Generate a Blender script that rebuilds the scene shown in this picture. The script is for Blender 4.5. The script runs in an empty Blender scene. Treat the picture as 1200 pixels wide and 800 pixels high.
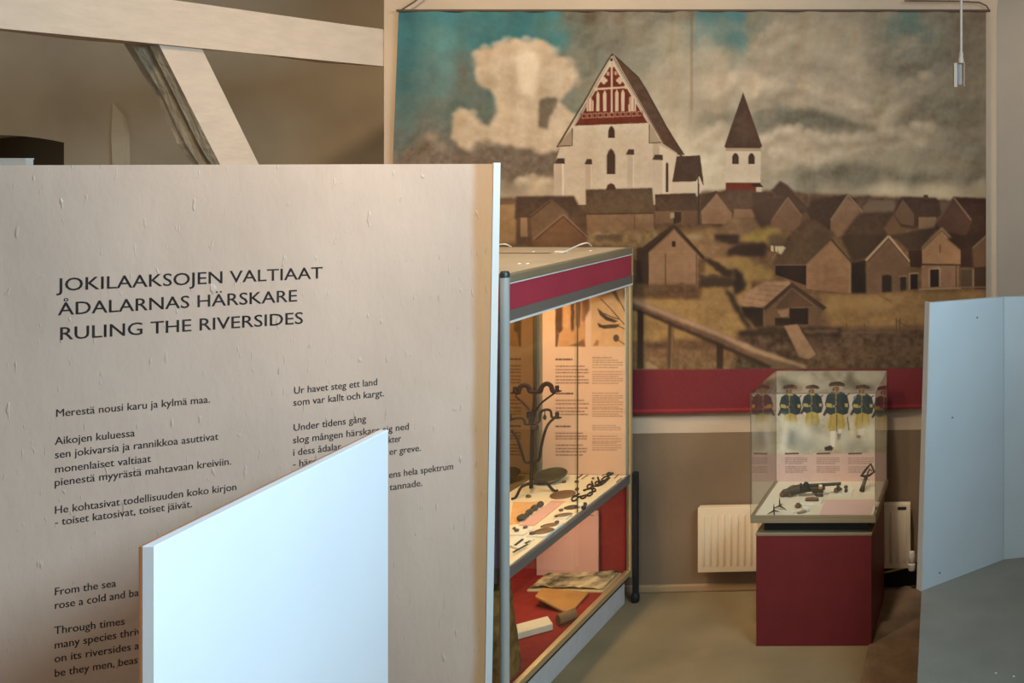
import bpy, bmesh, math, random
import numpy as np
from mathutils import Vector, Matrix

# ---------------------------------------------------------------- camera, world, lights, exposure
F, CX, CY, H = 1150.0, 1180.0, 185.0, 2.1          # focal length and principal point in 1200x800 pixels, eye height above the lower floor
scene = bpy.context.scene
cam_d = bpy.data.cameras.new('camera'); cam = bpy.data.objects.new('camera', cam_d); scene.collection.objects.link(cam)
cam.location = (0, 0, H); cam.rotation_euler = (math.pi/2, 0, 0)
cam_d.sensor_width = 36; cam_d.lens = 36*F/1200; cam_d.shift_x = (600-CX)/1200; cam_d.shift_y = (CY-400)/1200
cam_d.clip_start = .05
scene.camera = cam
vs = scene.view_settings
vs.view_transform = 'Standard'; vs.look = 'None'; vs.gamma = 1; vs.use_curve_mapping = False; vs.exposure = 0.0

world = bpy.data.worlds.new('world'); scene.world = world; world.use_nodes = True
bg = world.node_tree.nodes['Background']; bg.inputs['Color'].default_value = (1, .96, .91, 1); bg.inputs['Strength'].default_value = .47

def area(name, loc, aim, sx, sy, watt, col, spread=180):
    l = bpy.data.lights.new(name, 'AREA'); l.shape = 'RECTANGLE'; l.size = sx; l.size_y = sy; l.energy = watt; l.color = col; l.spread = math.radians(spread)
    o = bpy.data.objects.new(name, l); scene.collection.objects.link(o); o.location = loc
    o.rotation_euler = (Vector(aim)-Vector(loc)).to_track_quat('-Z', 'Y').to_euler(); return o
def spot(name, loc, aim, watt, col, deg, blend=.6, r=.04):
    l = bpy.data.lights.new(name, 'SPOT'); l.energy = watt; l.color = col; l.spot_size = math.radians(deg); l.spot_blend = blend; l.shadow_soft_size = r
    o = bpy.data.objects.new(name, l); scene.collection.objects.link(o); o.location = loc
    o.rotation_euler = (Vector(aim)-Vector(loc)).to_track_quat('-Z', 'Y').to_euler(); return o
COOL, WARM = (.53, .78, 1.0), (1.0, .80, .56)
area('window_daylight', (1.50, 1.5, 3.25), (-.6, 2.0, 1.6), 2.2, 1.3, 365, COOL)
spot('ceiling_and_fill_spot', (-2.1, 2.2, 3.9), (-1.9, 4.8, 1.6), 190, WARM, 85, 1, .15)
spot('ceiling_and_fill_spot', (-.9, .9, 3.9), (-1.7, 3.2, 2.5), 135, WARM, 44, 1, .15)
spot('ceiling_and_fill_spot', (.55, 3.6, 4.1), (.05, 5.1, 1.9), 60, (1, .9, .78), 50, 1, .1)  # added fill that brightens the right recess, no known lamp
spot('ceiling_and_fill_spot', (-.75, 2.7, 4.1), (-.80, 4.5, .75), 300, (1, .93, .82), 19, 1, .1)  # added fill aimed at the glass hood to brighten its inside
spot('ceiling_and_fill_spot', (-2.0, 2.2, 3.9), (-3.1, 3.9, 2.6), 70, WARM, 60, 1, .1)
# ---------------------------------------------------------------- painted prints (numpy canvases -> colour attributes)
import numpy as np

def smooth_noise(h, w, cell, rng):
    gh, gw = int(h/cell)+3, int(w/cell)+3
    g = rng.random((gh, gw))
    y = np.arange(h)/cell; x = np.arange(w)/cell
    yi = y.astype(int); xi = x.astype(int)
    fy = (y-yi); fx = (x-xi)
    fy = (fy*fy*(3-2*fy))[:, None]; fx = (fx*fx*(3-2*fx))[None, :]
    a = g[yi][:, xi]; b = g[yi][:, xi+1]; c = g[yi+1][:, xi]; d = g[yi+1][:, xi+1]
    return (a*(1-fx)+b*fx)*(1-fy) + (c*(1-fx)+d*fx)*fy

def fbm(h, w, cell, rng, octs=4):
    out = np.zeros((h, w)); amp = 1; tot = 0
    for k in range(octs):
        out += amp*smooth_noise(h, w, max(cell/2**k, 1.2), rng); tot += amp; amp *= .55
    return out/tot - .5

def blur(a, r):
    r = int(round(r))
    if r < 1: return a
    for _ in range(2):
        for ax in (0, 1):
            p = [(0, 0)]*a.ndim; p[ax] = (r+1, r)
            c = np.cumsum(np.pad(a, p, mode='edge'), axis=ax, dtype=float)
            n = a.shape[ax]
            hi = np.take(c, np.arange(2*r+1, 2*r+1+n), axis=ax); lo = np.take(c, np.arange(0, n), axis=ax)
            a = (hi-lo)/(2*r+1)
    return a

class Canvas:
    def __init__(s, x0, y0, x1, y1, sc, col, seed=1):
        s.x0, s.y0, s.sc = x0, y0, sc
        s.w, s.h = int((x1-x0)*sc), int((y1-y0)*sc)
        s.a = np.empty((s.h, s.w, 3)); s.a[:] = col
        s.rng = np.random.default_rng(seed); s.m = None
        s.X, s.Y = np.meshgrid(x0+(np.arange(s.w)+.5)/sc, y0+(np.arange(s.h)+.5)/sc)
    def view(s, ox, oy, k): s.m = (ox, oy, k)              # following points are in an enlarged sub-view
    def pts(s, p):
        p = np.array(p, float).reshape(-1, 2)
        if s.m: p = np.array(s.m[:2]) + p/s.m[2]
        return p
    def k(s): return s.m[2] if s.m else 1.
    def mask(s, p, soft=0, wob=0, cell=6):
        p = s.pts(p)
        pad = soft*3 + wob*2 + 2
        a0 = max(0, int((p[:, 0].min()-pad-s.x0)*s.sc)); a1 = min(s.w, int((p[:, 0].max()+pad-s.x0)*s.sc)+1)
        b0 = max(0, int((p[:, 1].min()-pad-s.y0)*s.sc)); b1 = min(s.h, int((p[:, 1].max()+pad-s.y0)*s.sc)+1)
        if a1 <= a0 or b1 <= b0: return None
        X = s.X[b0:b1, a0:a1]; Y = s.Y[b0:b1, a0:a1]
        if wob:
            X = X + wob*2*fbm(X.shape[0], X.shape[1], cell*s.sc, s.rng); Y = Y + wob*2*fbm(X.shape[0], X.shape[1], cell*s.sc, s.rng)
        m = np.zeros(X.shape)
        offs = ((-.25, -.25), (.25, .25), (.25, -.25), (-.25, .25)) if soft < 1 else ((0, 0),)
        for ox, oy in offs:
            xx = X+ox/s.sc; yy = Y+oy/s.sc; ins = np.zeros(X.shape, bool)
            for i in range(len(p)):
                (xa, ya), (xb, yb) = p[i], p[i-1]
                if ya == yb: continue
                ins ^= ((ya > yy) != (yb > yy)) & (xx < (xb-xa)*(yy-ya)/(yb-ya)+xa)
            m += ins
        m /= len(offs)
        if soft: m = blur(m, soft*s.sc)
        return (b0, b1, a0, a1, m)
    def poly(s, p, col, soft=0, al=1., wob=0, cell=6, grain=0):
        r = s.mask(p, soft, wob, cell)
        if r is None: return
        b0, b1, a0, a1, m = r
        m = (m*al)[..., None]; c = np.array(col, float)
        if grain: c = c + grain*2*fbm(b1-b0, a1-a0, 5*s.sc, s.rng)[..., None]
        s.a[b0:b1, a0:a1] = s.a[b0:b1, a0:a1]*(1-m) + c*m
    def line(s, p, wd, col, soft=0, al=1., wob=0):
        for i in range(len(p)-1):
            a = np.array(p[i], float); b = np.array(p[i+1], float); d = b-a; n = np.array([-d[1], d[0]])/(np.hypot(*d)+1e-9)*wd/2
            s.poly([a+n, b+n, b-n, a-n], col, soft, al, wob)
    def ell(s, cx, cy, rx, ry, col, soft=0, al=1., wob=0, n=20, cell=6):
        t = np.linspace(0, 2*np.pi, n, endpoint=False)
        s.poly(np.c_[cx+rx*np.cos(t), cy+ry*np.sin(t)], col, soft, al, wob, cell)
    def field(s, P, power=3.2):                               # smooth field through colour samples
        P = np.array(P, float); st = max(1, int(3*s.sc))
        X = s.X[::st, ::st]; Y = s.Y[::st, ::st]
        W = np.zeros(X.shape); A = np.zeros(X.shape+(3,))
        for x, y, r, g, b in P:
            w = 1./(((X-x)**2+((Y-y)*1.25)**2)+30)**(power/2); W += w; A += w[..., None]*np.array([r, g, b])
        A /= W[..., None]
        yy = np.minimum(np.arange(s.h)/st, A.shape[0]-1.001); xx = np.minimum(np.arange(s.w)/st, A.shape[1]-1.001)
        yi = yy.astype(int); xi = xx.astype(int); fy = (yy-yi)[:, None, None]; fx = (xx-xi)[None, :, None]
        g = lambda i, j: A[yi+i][:, xi+j]
        s.a = (g(0, 0)*(1-fx)+g(0, 1)*fx)*(1-fy) + (g(1, 0)*(1-fx)+g(1, 1)*fx)*fy
    def warp(s, amp, cell):
        dx = amp*2*s.sc*fbm(s.h, s.w, cell*s.sc, s.rng, 5); dy = amp*2*s.sc*fbm(s.h, s.w, cell*s.sc, s.rng, 5)
        yy, xx = np.meshgrid(np.arange(s.h), np.arange(s.w), indexing='ij')
        s.a = s.a[np.clip(yy+dy, 0, s.h-1).astype(int), np.clip(xx+dx, 0, s.w-1).astype(int)]
    def sample(s, px, py):
        u = (px-s.x0)*s.sc-.5; v = (py-s.y0)*s.sc-.5
        u = np.clip(u, 0, s.w-1.001); v = np.clip(v, 0, s.h-1.001)
        ui = u.astype(int); vi = v.astype(int); fu = (u-ui)[:, None]; fv = (v-vi)[:, None]
        return (s.a[vi, ui]*(1-fu)+s.a[vi, ui+1]*fu)*(1-fv) + (s.a[vi+1, ui]*(1-fu)+s.a[vi+1, ui+1]*fu)*fv

def paint_mural():
    c = Canvas(436, 4, 1164, 500, 2, (150, 130, 105), 7)
    S = []
    def row(y, *v):
        for i in range(0, len(v), 2): S.append((v[i], y)+v[i+1])
    row(16, 465, (60, 102, 106), 520, (72, 118, 118), 570, (66, 110, 110), 610, (60, 102, 102), 645, (72, 116, 114), 665, (100, 98, 82), 690, (108, 94, 76), 720, (122, 107, 88), 760, (124, 113, 95), 800, (128, 116, 97), 828, (90, 114, 108), 862, (84, 114, 110), 882, (130, 120, 100), 920, (154, 136, 112), 960, (160, 140, 115), 1000, (150, 132, 108), 1038, (140, 125, 102), 1062, (104, 112, 98), 1090, (120, 108, 90), 1130, (115, 98, 78), 1152, (108, 90, 72))
    row(45, 470, (64, 108, 110), 515, (88, 126, 120), 560, (74, 112, 110), 600, (72, 112, 110), 650, (84, 118, 112), 680, (106, 102, 86), 720, (116, 108, 92), 745, (132, 120, 100), 785, (160, 146, 122), 838, (112, 124, 112), 862, (96, 116, 108), 885, (140, 128, 106), 920, (168, 148, 122), 960, (174, 152, 124), 1000, (160, 142, 117), 1045, (128, 120, 100), 1075, (106, 108, 94), 1130, (112, 96, 78))
    row(72, 470, (66, 104, 106), 515, (92, 118, 112), 545, (98, 108, 98), 680, (124, 116, 98), 710, (118, 112, 96), 760, (140, 132, 112), 795, (176, 158, 132), 840, (180, 160, 134), 868, (150, 140, 118), 900, (172, 150, 125), 950, (174, 152, 126), 1000, (166, 146, 120), 1050, (142, 126, 104), 1090, (118, 108, 90), 1135, (112, 97, 78))
    row(100, 470, (74, 104, 102), 510, (92, 112, 104), 550, (100, 102, 90), 700, (130, 118, 98), 765, (150, 135, 112), 792, (178, 157, 132), 840, (186, 163, 136), 872, (208, 183, 152), 905, (196, 172, 143), 950, (176, 153, 127), 1000, (180, 156, 129), 1040, (150, 132, 108), 1070, (126, 113, 94), 1135, (118, 102, 82))
    row(122, 470, (84, 104, 98), 515, (102, 106, 94), 780, (168, 149, 124), 830, (170, 150, 125), 890, (160, 142, 118), 925, (128, 115, 96), 960, (150, 132, 109), 1000, (164, 144, 118), 1030, (156, 138, 112), 1060, (165, 145, 118), 1090, (126, 112, 92), 1140, (116, 101, 82))
    row(142, 470, (92, 104, 96), 505, (106, 104, 92), 785, (178, 157, 131), 840, (142, 128, 106), 890, (122, 112, 93), 915, (114, 104, 87), 945, (116, 105, 88), 975, (130, 117, 96), 1005, (152, 134, 110), 1035, (170, 149, 121), 1070, (140, 124, 101), 1100, (130, 114, 92), 1140, (126, 109, 88))
    row(165, 470, (96, 98, 88), 500, (118, 104, 88), 790, (192, 170, 142), 835, (204, 181, 151), 900, (192, 169, 140), 950, (194, 168, 138), 1000, (172, 150, 122), 1040, (138, 122, 100), 1075, (158, 138, 110), 1135, (125, 108, 86))
    row(185, 480, (112, 96, 80), 540, (112, 94, 78), 600, (112, 94, 76), 640, (120, 101, 82), 820, (208, 186, 156), 900, (188, 165, 137), 950, (184, 160, 131), 1000, (162, 142, 115), 1050, (150, 132, 106), 1100, (138, 121, 97), 1145, (116, 101, 80))
    row(203, 590, (112, 94, 76), 640, (134, 113, 92), 830, (208, 185, 155), 900, (164, 144, 118), 940, (126, 113, 92), 985, (122, 109, 88), 1020, (144, 127, 102), 1080, (132, 117, 94), 1145, (116, 100, 80))
    row(218, 592, (140, 119, 97), 632, (200, 172, 140), 830, (200, 176, 146), 900, (150, 131, 107), 945, (120, 107, 87), 985, (140, 123, 99), 1040, (184, 160, 128), 1100, (188, 163, 130), 1145, (150, 130, 104))
    row(236, 590, (165, 141, 113), 640, (165, 141, 113), 960, (175, 151, 121), 1040, (182, 157, 124), 1110, (185, 160, 127), 1145, (158, 136, 108))
    row(300, 600, (120, 96, 72), 800, (130, 105, 75), 1100, (120, 95, 70))
    c.field(S); c.warp(7, 26); c.warp(3, 8)
    # cumulus on the left
    cum = [(557,70),(565,58),(585,52),(600,46),(622,48),(640,52),(648,66),(660,70),(672,80),(673,98),(664,112),(652,118),(664,128),(676,140),(672,158),(655,174),(640,182),(622,178),(605,172),(588,168),(572,172),(560,182),(548,180),(538,170),(530,160),(532,140),(540,128),(552,132),(562,145),(575,146),(582,135),(580,110),(572,104),(562,100),(558,85)]
    c.poly(cum, (196, 169, 139), 2.2, .95, 6, 12, grain=7)
    for x, y, rx, ry, col, al in ((612,62,38,12,(222,196,166),.8),(620,86,14,26,(232,205,174),.75),(650,90,16,16,(212,186,156),.6),(585,75,16,14,(206,178,148),.5),(572,95,13,8,(160,138,112),.6),(600,140,20,18,(205,177,146),.6),(545,150,10,12,(205,178,148),.6),(660,150,10,16,(208,180,149),.7),(590,162,18,8,(196,168,138),.6),(505,162,7,3.5,(176,152,126),.8),(516,172,9,4,(150,128,106),.7)):
        c.ell(x, y, rx, ry, col, 3.5, al, 5, cell=10)
    c.poly([(632,118),(642,113),(652,114),(653,126),(645,134),(642,152),(632,150),(630,135)], (106,92,75), 1.6, .85, 3)
    c.poly([(466,196),(480,176),(492,166),(503,164),(520,178),(540,184),(556,172),(568,165),(580,172),(596,176),(622,176),(650,190),(656,205),(590,205)], (112, 94, 77), 3.5, .85, 6, 12, grain=14)
    c.ell(560, 172, 5, 10, (100, 84, 68), 2.5, .6, 3); c.ell(545, 84, 9, 5, (112, 96, 80), 3, .6, 3); c.ell(565,128,12,10,(96,94,80),4,.5,4)
    # cloud banks on the right (view 880..1200 x 0..220)
    c.view(880, 0, 1164/320.)
    D1, D2, L1, L2 = (104,92,74), (118,106,88), (188,163,134), (206,180,149)
    for p, col, so, al in (
        ([(590,60),(700,70),(745,110),(720,150),(640,160),(590,140),(570,95)], (100,108,95), 5, .55),
        ([(430,250),(560,230),(620,170),(700,150),(760,190),(760,300),(680,330),(600,320),(520,300)], D2, 5, .55),
        ([(600,330),(660,260),(720,250),(760,280),(700,340),(640,350)], D1, 3.5, .55),
        ([(640,470),(720,400),(830,400),(960,450),(980,540),(860,560),(740,540),(640,560),(590,600)], D1, 4.5, .5),
        ([(140,490),(240,450),(330,470),(440,500),(550,570),(500,590),(400,560),(260,560),(150,540)], D1, 4.5, .55),
        ([(10,480),(70,470),(110,520),(60,570),(0,570)], D2, 3.2, .7),
        ([(200,760),(330,700),(500,690),(640,730),(820,730),(980,760),(900,790),(600,780),(420,790)], D1, 4, .6),
        ([(640,620),(760,580),(900,560),(990,600),(980,680),(840,660),(720,680)], D2, 5, .45),
        ([(180,270),(330,260),(420,290),(300,320),(200,310)], D2, 4, .5)):
        c.poly(p, col, so, al, 7, 14, grain=8)
    for p, col, so, al in (
        ([(0,330),(40,310),(60,360),(30,410),(0,420)], L2, 2.5, .9),
        ([(120,400),(230,370),(330,390),(420,420),(520,460),(560,530),(480,520),(360,480),(230,450),(140,460)], L1, 3, .7),
        ([(250,260),(360,230),(480,250),(500,300),(440,350),(330,330)], L1, 4, .5),
        ([(560,470),(640,390),(720,340),(770,320),(730,380),(650,430),(600,510),(540,540)], L1, 5, .4),
        ([(60,580),(140,540),(230,550),(340,590),(450,600),(600,600),(700,550),(760,580),(740,620),(600,640),(420,660),(230,700),(100,740),(60,680)], L1, 3.5, .75),
        ([(150,545),(200,550),(260,580),(200,600),(110,600)], L2, 2.5, .7),
        ([(400,120),(470,70),(490,180),(430,200)], L1, 5, .5),
        ([(70,120),(130,90),(180,140),(120,200),(60,200)], L1, 5, .5),
        ([(600,130),(690,150),(750,200),(720,230),(640,200)], (140,128,108), 4, .5)):
        c.poly(p, col, so, al, 7, 14, grain=10)
    c.m = None
    for x, y, rx, ry, col, al in ((870,92,16,10,(214,188,158),.8),(850,110,18,10,(198,173,144),.6),(905,60,24,16,(176,154,128),.5),(770,110,10,40,(186,164,138),.5),(828,60,14,18,(178,160,136),.5),(800,190,18,24,(206,184,154),.6),(720,50,20,12,(118,108,90),.5),(852,140,14,7,(120,108,90),.6),(900,134,10,5,(150,130,106),.5)):
        c.ell(x, y, rx, ry, col, 4, al, 5, cell=10)
    g = fbm(c.h, c.w, 60, c.rng, 5); c.a *= (1+.12*g)[..., None]; c.a = c.a*1.0+(np.clip(fbm(c.h, c.w, 24, c.rng, 4), -.2, .2)*12)[..., None]
    def puffs(line, r, col, al, n, dark=(136,119,97)):         # rows of billows: light crowns with greyer feet
        P = np.array(line, float); t = np.linspace(0, len(P)-1.001, n)
        for q in t:
            k = int(q); p = P[k]+(P[k+1]-P[k])*(q-k)+c.rng.uniform(-3, 3, 2); rr = r*c.rng.uniform(.6, 1.2)
            c.ell(p[0]+2, p[1]+rr*1.1, rr*1.3, rr*.8, dark, rr*.35, al*.55, 2)
            c.ell(p[0], p[1], rr, rr*.8, np.array(col)+c.rng.uniform(-10, 6), rr*.22, al*.75, 2.5, cell=5)
            c.ell(p[0]-rr*.2, p[1]-rr*.25, rr*.55, rr*.4, np.array(col)+12, rr*.22, al*.5, 2)
    LC = (190,166,137)
    puffs([(843,132),(850,112),(862,98),(876,72),(892,48),(912,28)], 9, (180,158,132), .45, 12)
    puffs([(905,62),(930,46),(955,60),(985,74),(1000,92)], 10, (178,156,130), .4, 10)
    puffs([(905,108),(930,100),(958,108),(990,118),(1015,128)], 8, LC, .45, 11)
    puffs([(1010,132),(1030,122),(1048,110),(1066,96),(1088,86)], 7, (172,150,122), .45, 10, (120,107,88))
    puffs([(893,166),(912,154),(934,150),(958,160),(984,166),(1010,160),(1040,156),(1066,150),(1090,146)], 8.5, LC, .55, 20, (140,122,99))
    puffs([(1080,42),(1062,52),(1050,62)], 7, (146,130,106), .45, 5, (112,102,85))
    puffs([(822,170),(834,156),(842,146),(905,176),(930,184)], 9, (204,180,150), .5, 9, (170,149,122))
    puffs([(606,214),(622,208),(640,214)], 6, (196,170,139), .6, 6, (150,128,103))
    puffs([(560,66),(572,56),(590,52),(612,47),(632,50),(648,60),(664,74),(672,90)], 8, (204,177,147), .6, 16, (190,163,133)); puffs([(536,138),(546,132),(556,140),(566,150)], 7, (200,173,142), .6, 7, (172,147,119)); puffs([(662,130),(672,140),(664,152)], 7, (204,176,145), .5, 5, (176,150,121))
    n_ = fbm(c.h, c.w, 44, c.rng, 5); n_ = n_-np.roll(np.roll(n_, 9, 0), 7, 1)
    n_[:10] = 0; n_[:, :8] = 0
    c.a += (n_*np.clip((c.a[..., 0]-c.a[..., 2])*2.2, 4, 34)*np.clip((238-c.Y)/20, 0, 1))[..., None]
    c.line([(811,12),(811,130)], 2, (120,92,70), 1.2, .5)  # shade of the fold painted into the cloth colour
    # ground of the village
    c.poly([(580,232),(700,232),(860,222),(1160,236),(1160,300),(580,300)], (96,72,54), 2, 1, 2, grain=16)
    c.poly([(580,268),(1160,268),(1160,440),(580,440)], (112,84,60), 3, 1, 3, grain=16)
    # ---- church
    c.view(640, 40, 4)
    W1, W2, RD, DK = (196,170,142), (176,150,124), (108,52,36), (78,58,44)
    c.poly([(308,92),(640,560),(640,576),(540,520)], (98,76,58))
    c.poly([(308,92),(345,120),(430,200),(470,262),(560,430),(648,565),(615,556),(540,515),(430,300)], (94,70,54), grain=8)
    c.poly([(66,530),(130,440),(308,110),(480,420),(545,512),(545,800),(36,800),(40,610)], W1, grain=8)
    c.poly([(36,608),(86,606),(86,800),(36,800)], (184,158,132)); c.poly([(74,606),(84,606),(84,800),(74,800)], (214,188,160))
    c.poly([(500,512),(545,512),(615,556),(600,760),(500,760)], W2); c.poly([(530,520),(612,560),(592,700),(590,760),(530,760)], (202,176,148), grain=6)
    c.poly([(498,590),(545,590),(545,760),(498,760)], (190,164,136)); c.poly([(545,590),(556,590),(556,760),(545,760)], (208,182,154))
    c.line([(52,530),(308,96)], 9, DK); c.line([(58,532),(308,104)], 5, (192,166,138)); c.line([(308,92),(345,122),(432,202),(470,262),(560,430),(648,566)], 6, DK)
    c.line([(312,100),(545,512)], 10, (190,162,134)); c.line([(306,92),(318,112),(548,512)], 3, DK)
    c.poly([(52,528),(122,440),(122,522)], (158,132,106)); c.line([(52,526),(122,522),(122,440)], 4, DK)
    c.poly([(484,424),(540,508),(484,510)], (160,134,108)); c.line([(484,424),(484,510),(540,508)], 4, DK)
    c.poly([(308,136),(474,412),(136,426)], RD, grain=8)
    c.line([(134,427),(476,414)], 4, (90,52,38))
    cr = (196,164,134)
    c.line([(307,140),(307,390)], 9, cr); c.line([(228,258),(380,248)], 9, cr)
    for x, y in ((307,150),(234,258),(374,247)): c.ell(x, y, 9, 9, cr)
    for x in (271, 345):
        for dx, dy in ((-9,0),(9,0),(0,-9),(0,9)): c.ell(x+dx, 217+dy, 8, 8, cr)
    for x, y0 in ((290,176),(326,174)): c.line([(x,y0),(x,y0+18)], 16, (150,104,82)); c.line([(x,y0),(x,y0+18)], 4, cr)
    for x, y0, w in ((205,296,34),(244,266,15),(276,262,15),(331,258,16),(360,258,16),(404,285,36)):
        c.poly([(x-w/2,362),(x-w/2,y0+16),(x,y0),(x+w/2,y0+16),(x+w/2,360)], cr)
    c.line([(196,300),(196,362)], 3, RD); c.line([(214,290),(214,362)], 3, RD); c.line([(396,288),(396,356)], 3, RD); c.line([(413,300),(413,356)], 3, RD); c.line([(388,270),(388,330)],4,RD)
    c.line([(164,384),(446,372)], 24, (156,112,90))
    for i in range(11): c.ell(176+i*26.3, 383.5-i*1.15, 8.5, 8.5, RD)
    for i in range(12): c.line([(163+i*26.3, 372-i*1.15),(163+i*26.3, 396-i*1.15)], 4, RD)
    c.ell(306, 120, 6, 8, DK)
    def lancet(x, y0, y1, w, col=(74,54,42)):
        c.poly([(x-w/2,y1),(x-w/2,y0+w*.8),(x-w*.3,y0+w*.3),(x,y0),(x+w*.3,y0+w*.3),(x+w/2,y0+w*.8),(x+w/2,y1)], col)
    lancet(306, 428, 486, 32, (110,84,66)); lancet(306, 432, 486, 26); lancet(304, 534, 656, 42, (128,100,80)); lancet(304, 540, 656, 34); lancet(567, 600, 740, 12); lancet(302, 698, 730, 50, (86,60,46))
    for x in (298, 310): c.line([(x,548),(x,654)], 2, (104,80,64))
    for x0, y0, x1 in ((40,582,86),(178,585,214),(374,540,412),(498,564,545)):
        c.poly([(x0,y0+24),(x0+12,y0),(x1,y0),(x1+2,y0+26)], (80,60,48))
    for x, y0, y1, lt in ((82,610,760,1),(211,610,760,1),(409,566,760,1)): c.line([(x,y0),(x,y1)], 5, (214,188,160))
    for x, y0 in ((196,610),(394,566)): c.line([(x,y0),(x,760)], 26, (180,154,128), al=.7)
    c.poly([(614,572),(722,568),(738,690),(720,706),(592,692)], (84,64,50), grain=6); c.poly([(592,692),(722,690),(714,745),(592,745)], W1); c.poly([(702,690),(722,662),(738,706),(716,760),(702,760)], (204,178,150)); c.line([(720,660),(738,706)], 5, DK); c.line([(714,676),(714,800)], 6, (110,88,70))
    # ---- bell tower
    c.poly([(843,532),(1008,532),(1006,700),(843,700)], (200,174,146), grain=6); c.poly([(843,532),(1008,532),(1008,548),(843,548)], (160,134,108))
    c.poly([(923,272),(836,528),(846,534),(1004,534),(1014,526)], (88,66,52), grain=6)
    for x in (888, 963):
        c.poly([(x-15,608),(x-15,575),(x-9,562),(x,556),(x+9,562),(x+15,575),(x+15,608)], (76,56,44)); c.line([(x,565),(x,606)], 2, (110,86,68))
    c.poly([(843,696),(1006,696),(1006,760),(843,760)], (112,58,40)); c.poly([(958,700),(1000,696),(1020,716),(972,716)], (70,52,42)); c.poly([(985,716),(1012,716),(1012,740),(985,740)], (190,164,136))
    # ---- left half of the village (view 580..880 x 180..380)
    c.view(580, 180, 4)
    ROOF, ROOF2, WALL, WALLL, TRIM = (92,70,53), (82,61,46), (112,85,64), (146,112,88), (104,80,62)
    c.poly([(0,225),(100,225),(100,420),(0,430)], (150,118,86), 2, 1, 1, grain=10); c.poly([(0,225),(95,222),(95,236),(0,240)], (110,86,66), 1)
    c.poly([(100,200),(370,198),(420,300),(92,306)], (88,67,52), 1, grain=8); c.poly([(100,300),(420,296),(440,430),(100,425)], (98,73,55), 1, grain=8)
    c.poly([(118,300),(150,300),(150,390),(118,390)], (136,106,82)); 
    c.poly([(165,290),(262,216),(345,285),(345,400),(172,410)], (110,84,64), grain=6); c.line([(165,292),(262,216),(340,280)], 8, TRIM); c.line([(165,298),(262,222)], 4, (74,55,42))
    c.poly([(180,400),(320,285),(440,400),(440,430),(180,430)], (112,80,58), grain=6); c.line([(180,400),(320,284),(438,398)], 8, (126,98,76)); c.line([(186,406),(320,294),(434,400)], 4, (80,58,44))
    c.poly([(425,168),(738,160),(748,278),(425,284)], (98,76,57), .5, grain=9); c.poly([(430,282),(745,278),(745,360),(430,372)], (126,97,74), grain=8); c.line([(430,284),(746,279)], 5, (78,58,44)); c.line([(655,282),(655,360)], 4, (96,74,56))
    c.poly([(520,168),(528,146),(545,138),(560,146),(568,168)], (88,58,44))
    c.poly([(750,190),(940,186),(950,268),(752,272)], (88,66,51), grain=8); c.poly([(752,270),(950,268),(950,320),(752,326)], (112,84,64), grain=6); c.poly([(838,272),(875,272),(875,320),(838,330)], (70,52,40)); c.poly([(822,278),(842,276),(842,300),(822,304)], (150,130,110))
    c.poly([(430,372),(760,362),(745,420),(700,460),(660,440),(440,430)], (132,106,76), 2, 1, 3, grain=22); c.poly([(450,385),(610,372),(600,410),(480,410)], (92,72,56), 2.0, .7, 4); c.line([(450,376),(640,366)], 5, (186,160,132), 1, .6, 3)
    c.poly([(880,370),(1030,350),(1100,420),(1050,500),(900,480)], (138,108,78), 3, 1, 4, grain=14); c.ell(935, 388, 34, 12, (170,144,118), 1.5, .7, 3)
    # dark gabled barn
    c.poly([(690,440),(838,332),(870,360),(720,470),(730,640),(660,640),(665,440)], (74,56,43), 1, 1, 1)
    c.poly([(722,460),(842,350),(952,470),(952,640),(722,640)], WALLL, grain=8)
    for i in range(14): c.line([(724,470+i*12),(950,470+i*12)], 1.5, (122,92,72), 0, .6)
    c.line([(690,452),(840,338),(980,490)], 16, (78,60,46)); c.line([(726,462),(842,356),(950,470)], 5, (120,94,74))
    c.line([(800,470),(800,620)], 5, (92,68,52)); c.poly([(831,410),(848,410),(848,436),(831,436)], (64,48,38)); c.line([(946,470),(946,640)], 7, (108,82,64))
    c.poly([(660,610),(950,606),(960,690),(660,690)], (104,78,58), 1.5, .9, 3, grain=12)
    # middle field, fences
    c.poly([(985,500),(1040,482),(1200,482),(1200,690),(960,690),(985,560)], (150,118,80), 2, 1, 2, grain=12)
    c.poly([(680,690),(960,688),(1200,690),(1200,800),(680,800)], (152,122,82), 2, 1, 2, grain=14)
    c.poly([(975,490),(1010,490),(1100,540),(1170,560),(1178,600),(1090,590)], (74,57,43), 1.5, 1, 3); c.poly([(962,568),(1178,566),(1178,622),(962,626)], (80,62,47), 1.5, 1, 3); c.line([(962,582),(1170,580)], 6, (104,82,60), 1, .7, 2)
    # ---- right half of the village (view 860..1200 x 180..400)
    k = 1200/340.
    c.view(800, 180, 1143/200.)
    c.poly([(0,270),(90,270),(110,380),(0,385)], (84,64,50), 1); c.poly([(0,385),(110,380),(110,470),(0,470)], (102,76,58), 1); c.line([(108,200),(108,470)], 10, (74,56,45))
    c.poly([(115,340),(160,270),(225,248),(245,260),(170,360),(130,380)], (86,66,50)); c.poly([(125,385),(228,265),(330,400),(325,470),(130,470)], (134,102,80), grain=6); c.line([(228,262),(325,392)], 7, (112,86,68))
    c.poly([(235,265),(290,240),(470,240),(500,260),(480,375),(330,375)], (96,72,55), 1, grain=6); c.poly([(345,370),(480,372),(480,430),(345,430)], (126,96,74))
    c.poly([(465,262),(560,255),(600,300),(560,380),(520,440),(470,380)], (88,66,52), 1)
    c.poly([(590,250),(650,184),(700,210),(826,335),(826,400),(760,400),(690,300)], (86,65,50), 1, grain=5); c.line([(650,184),(698,212),(826,340)], 7, (104,80,62))
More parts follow.
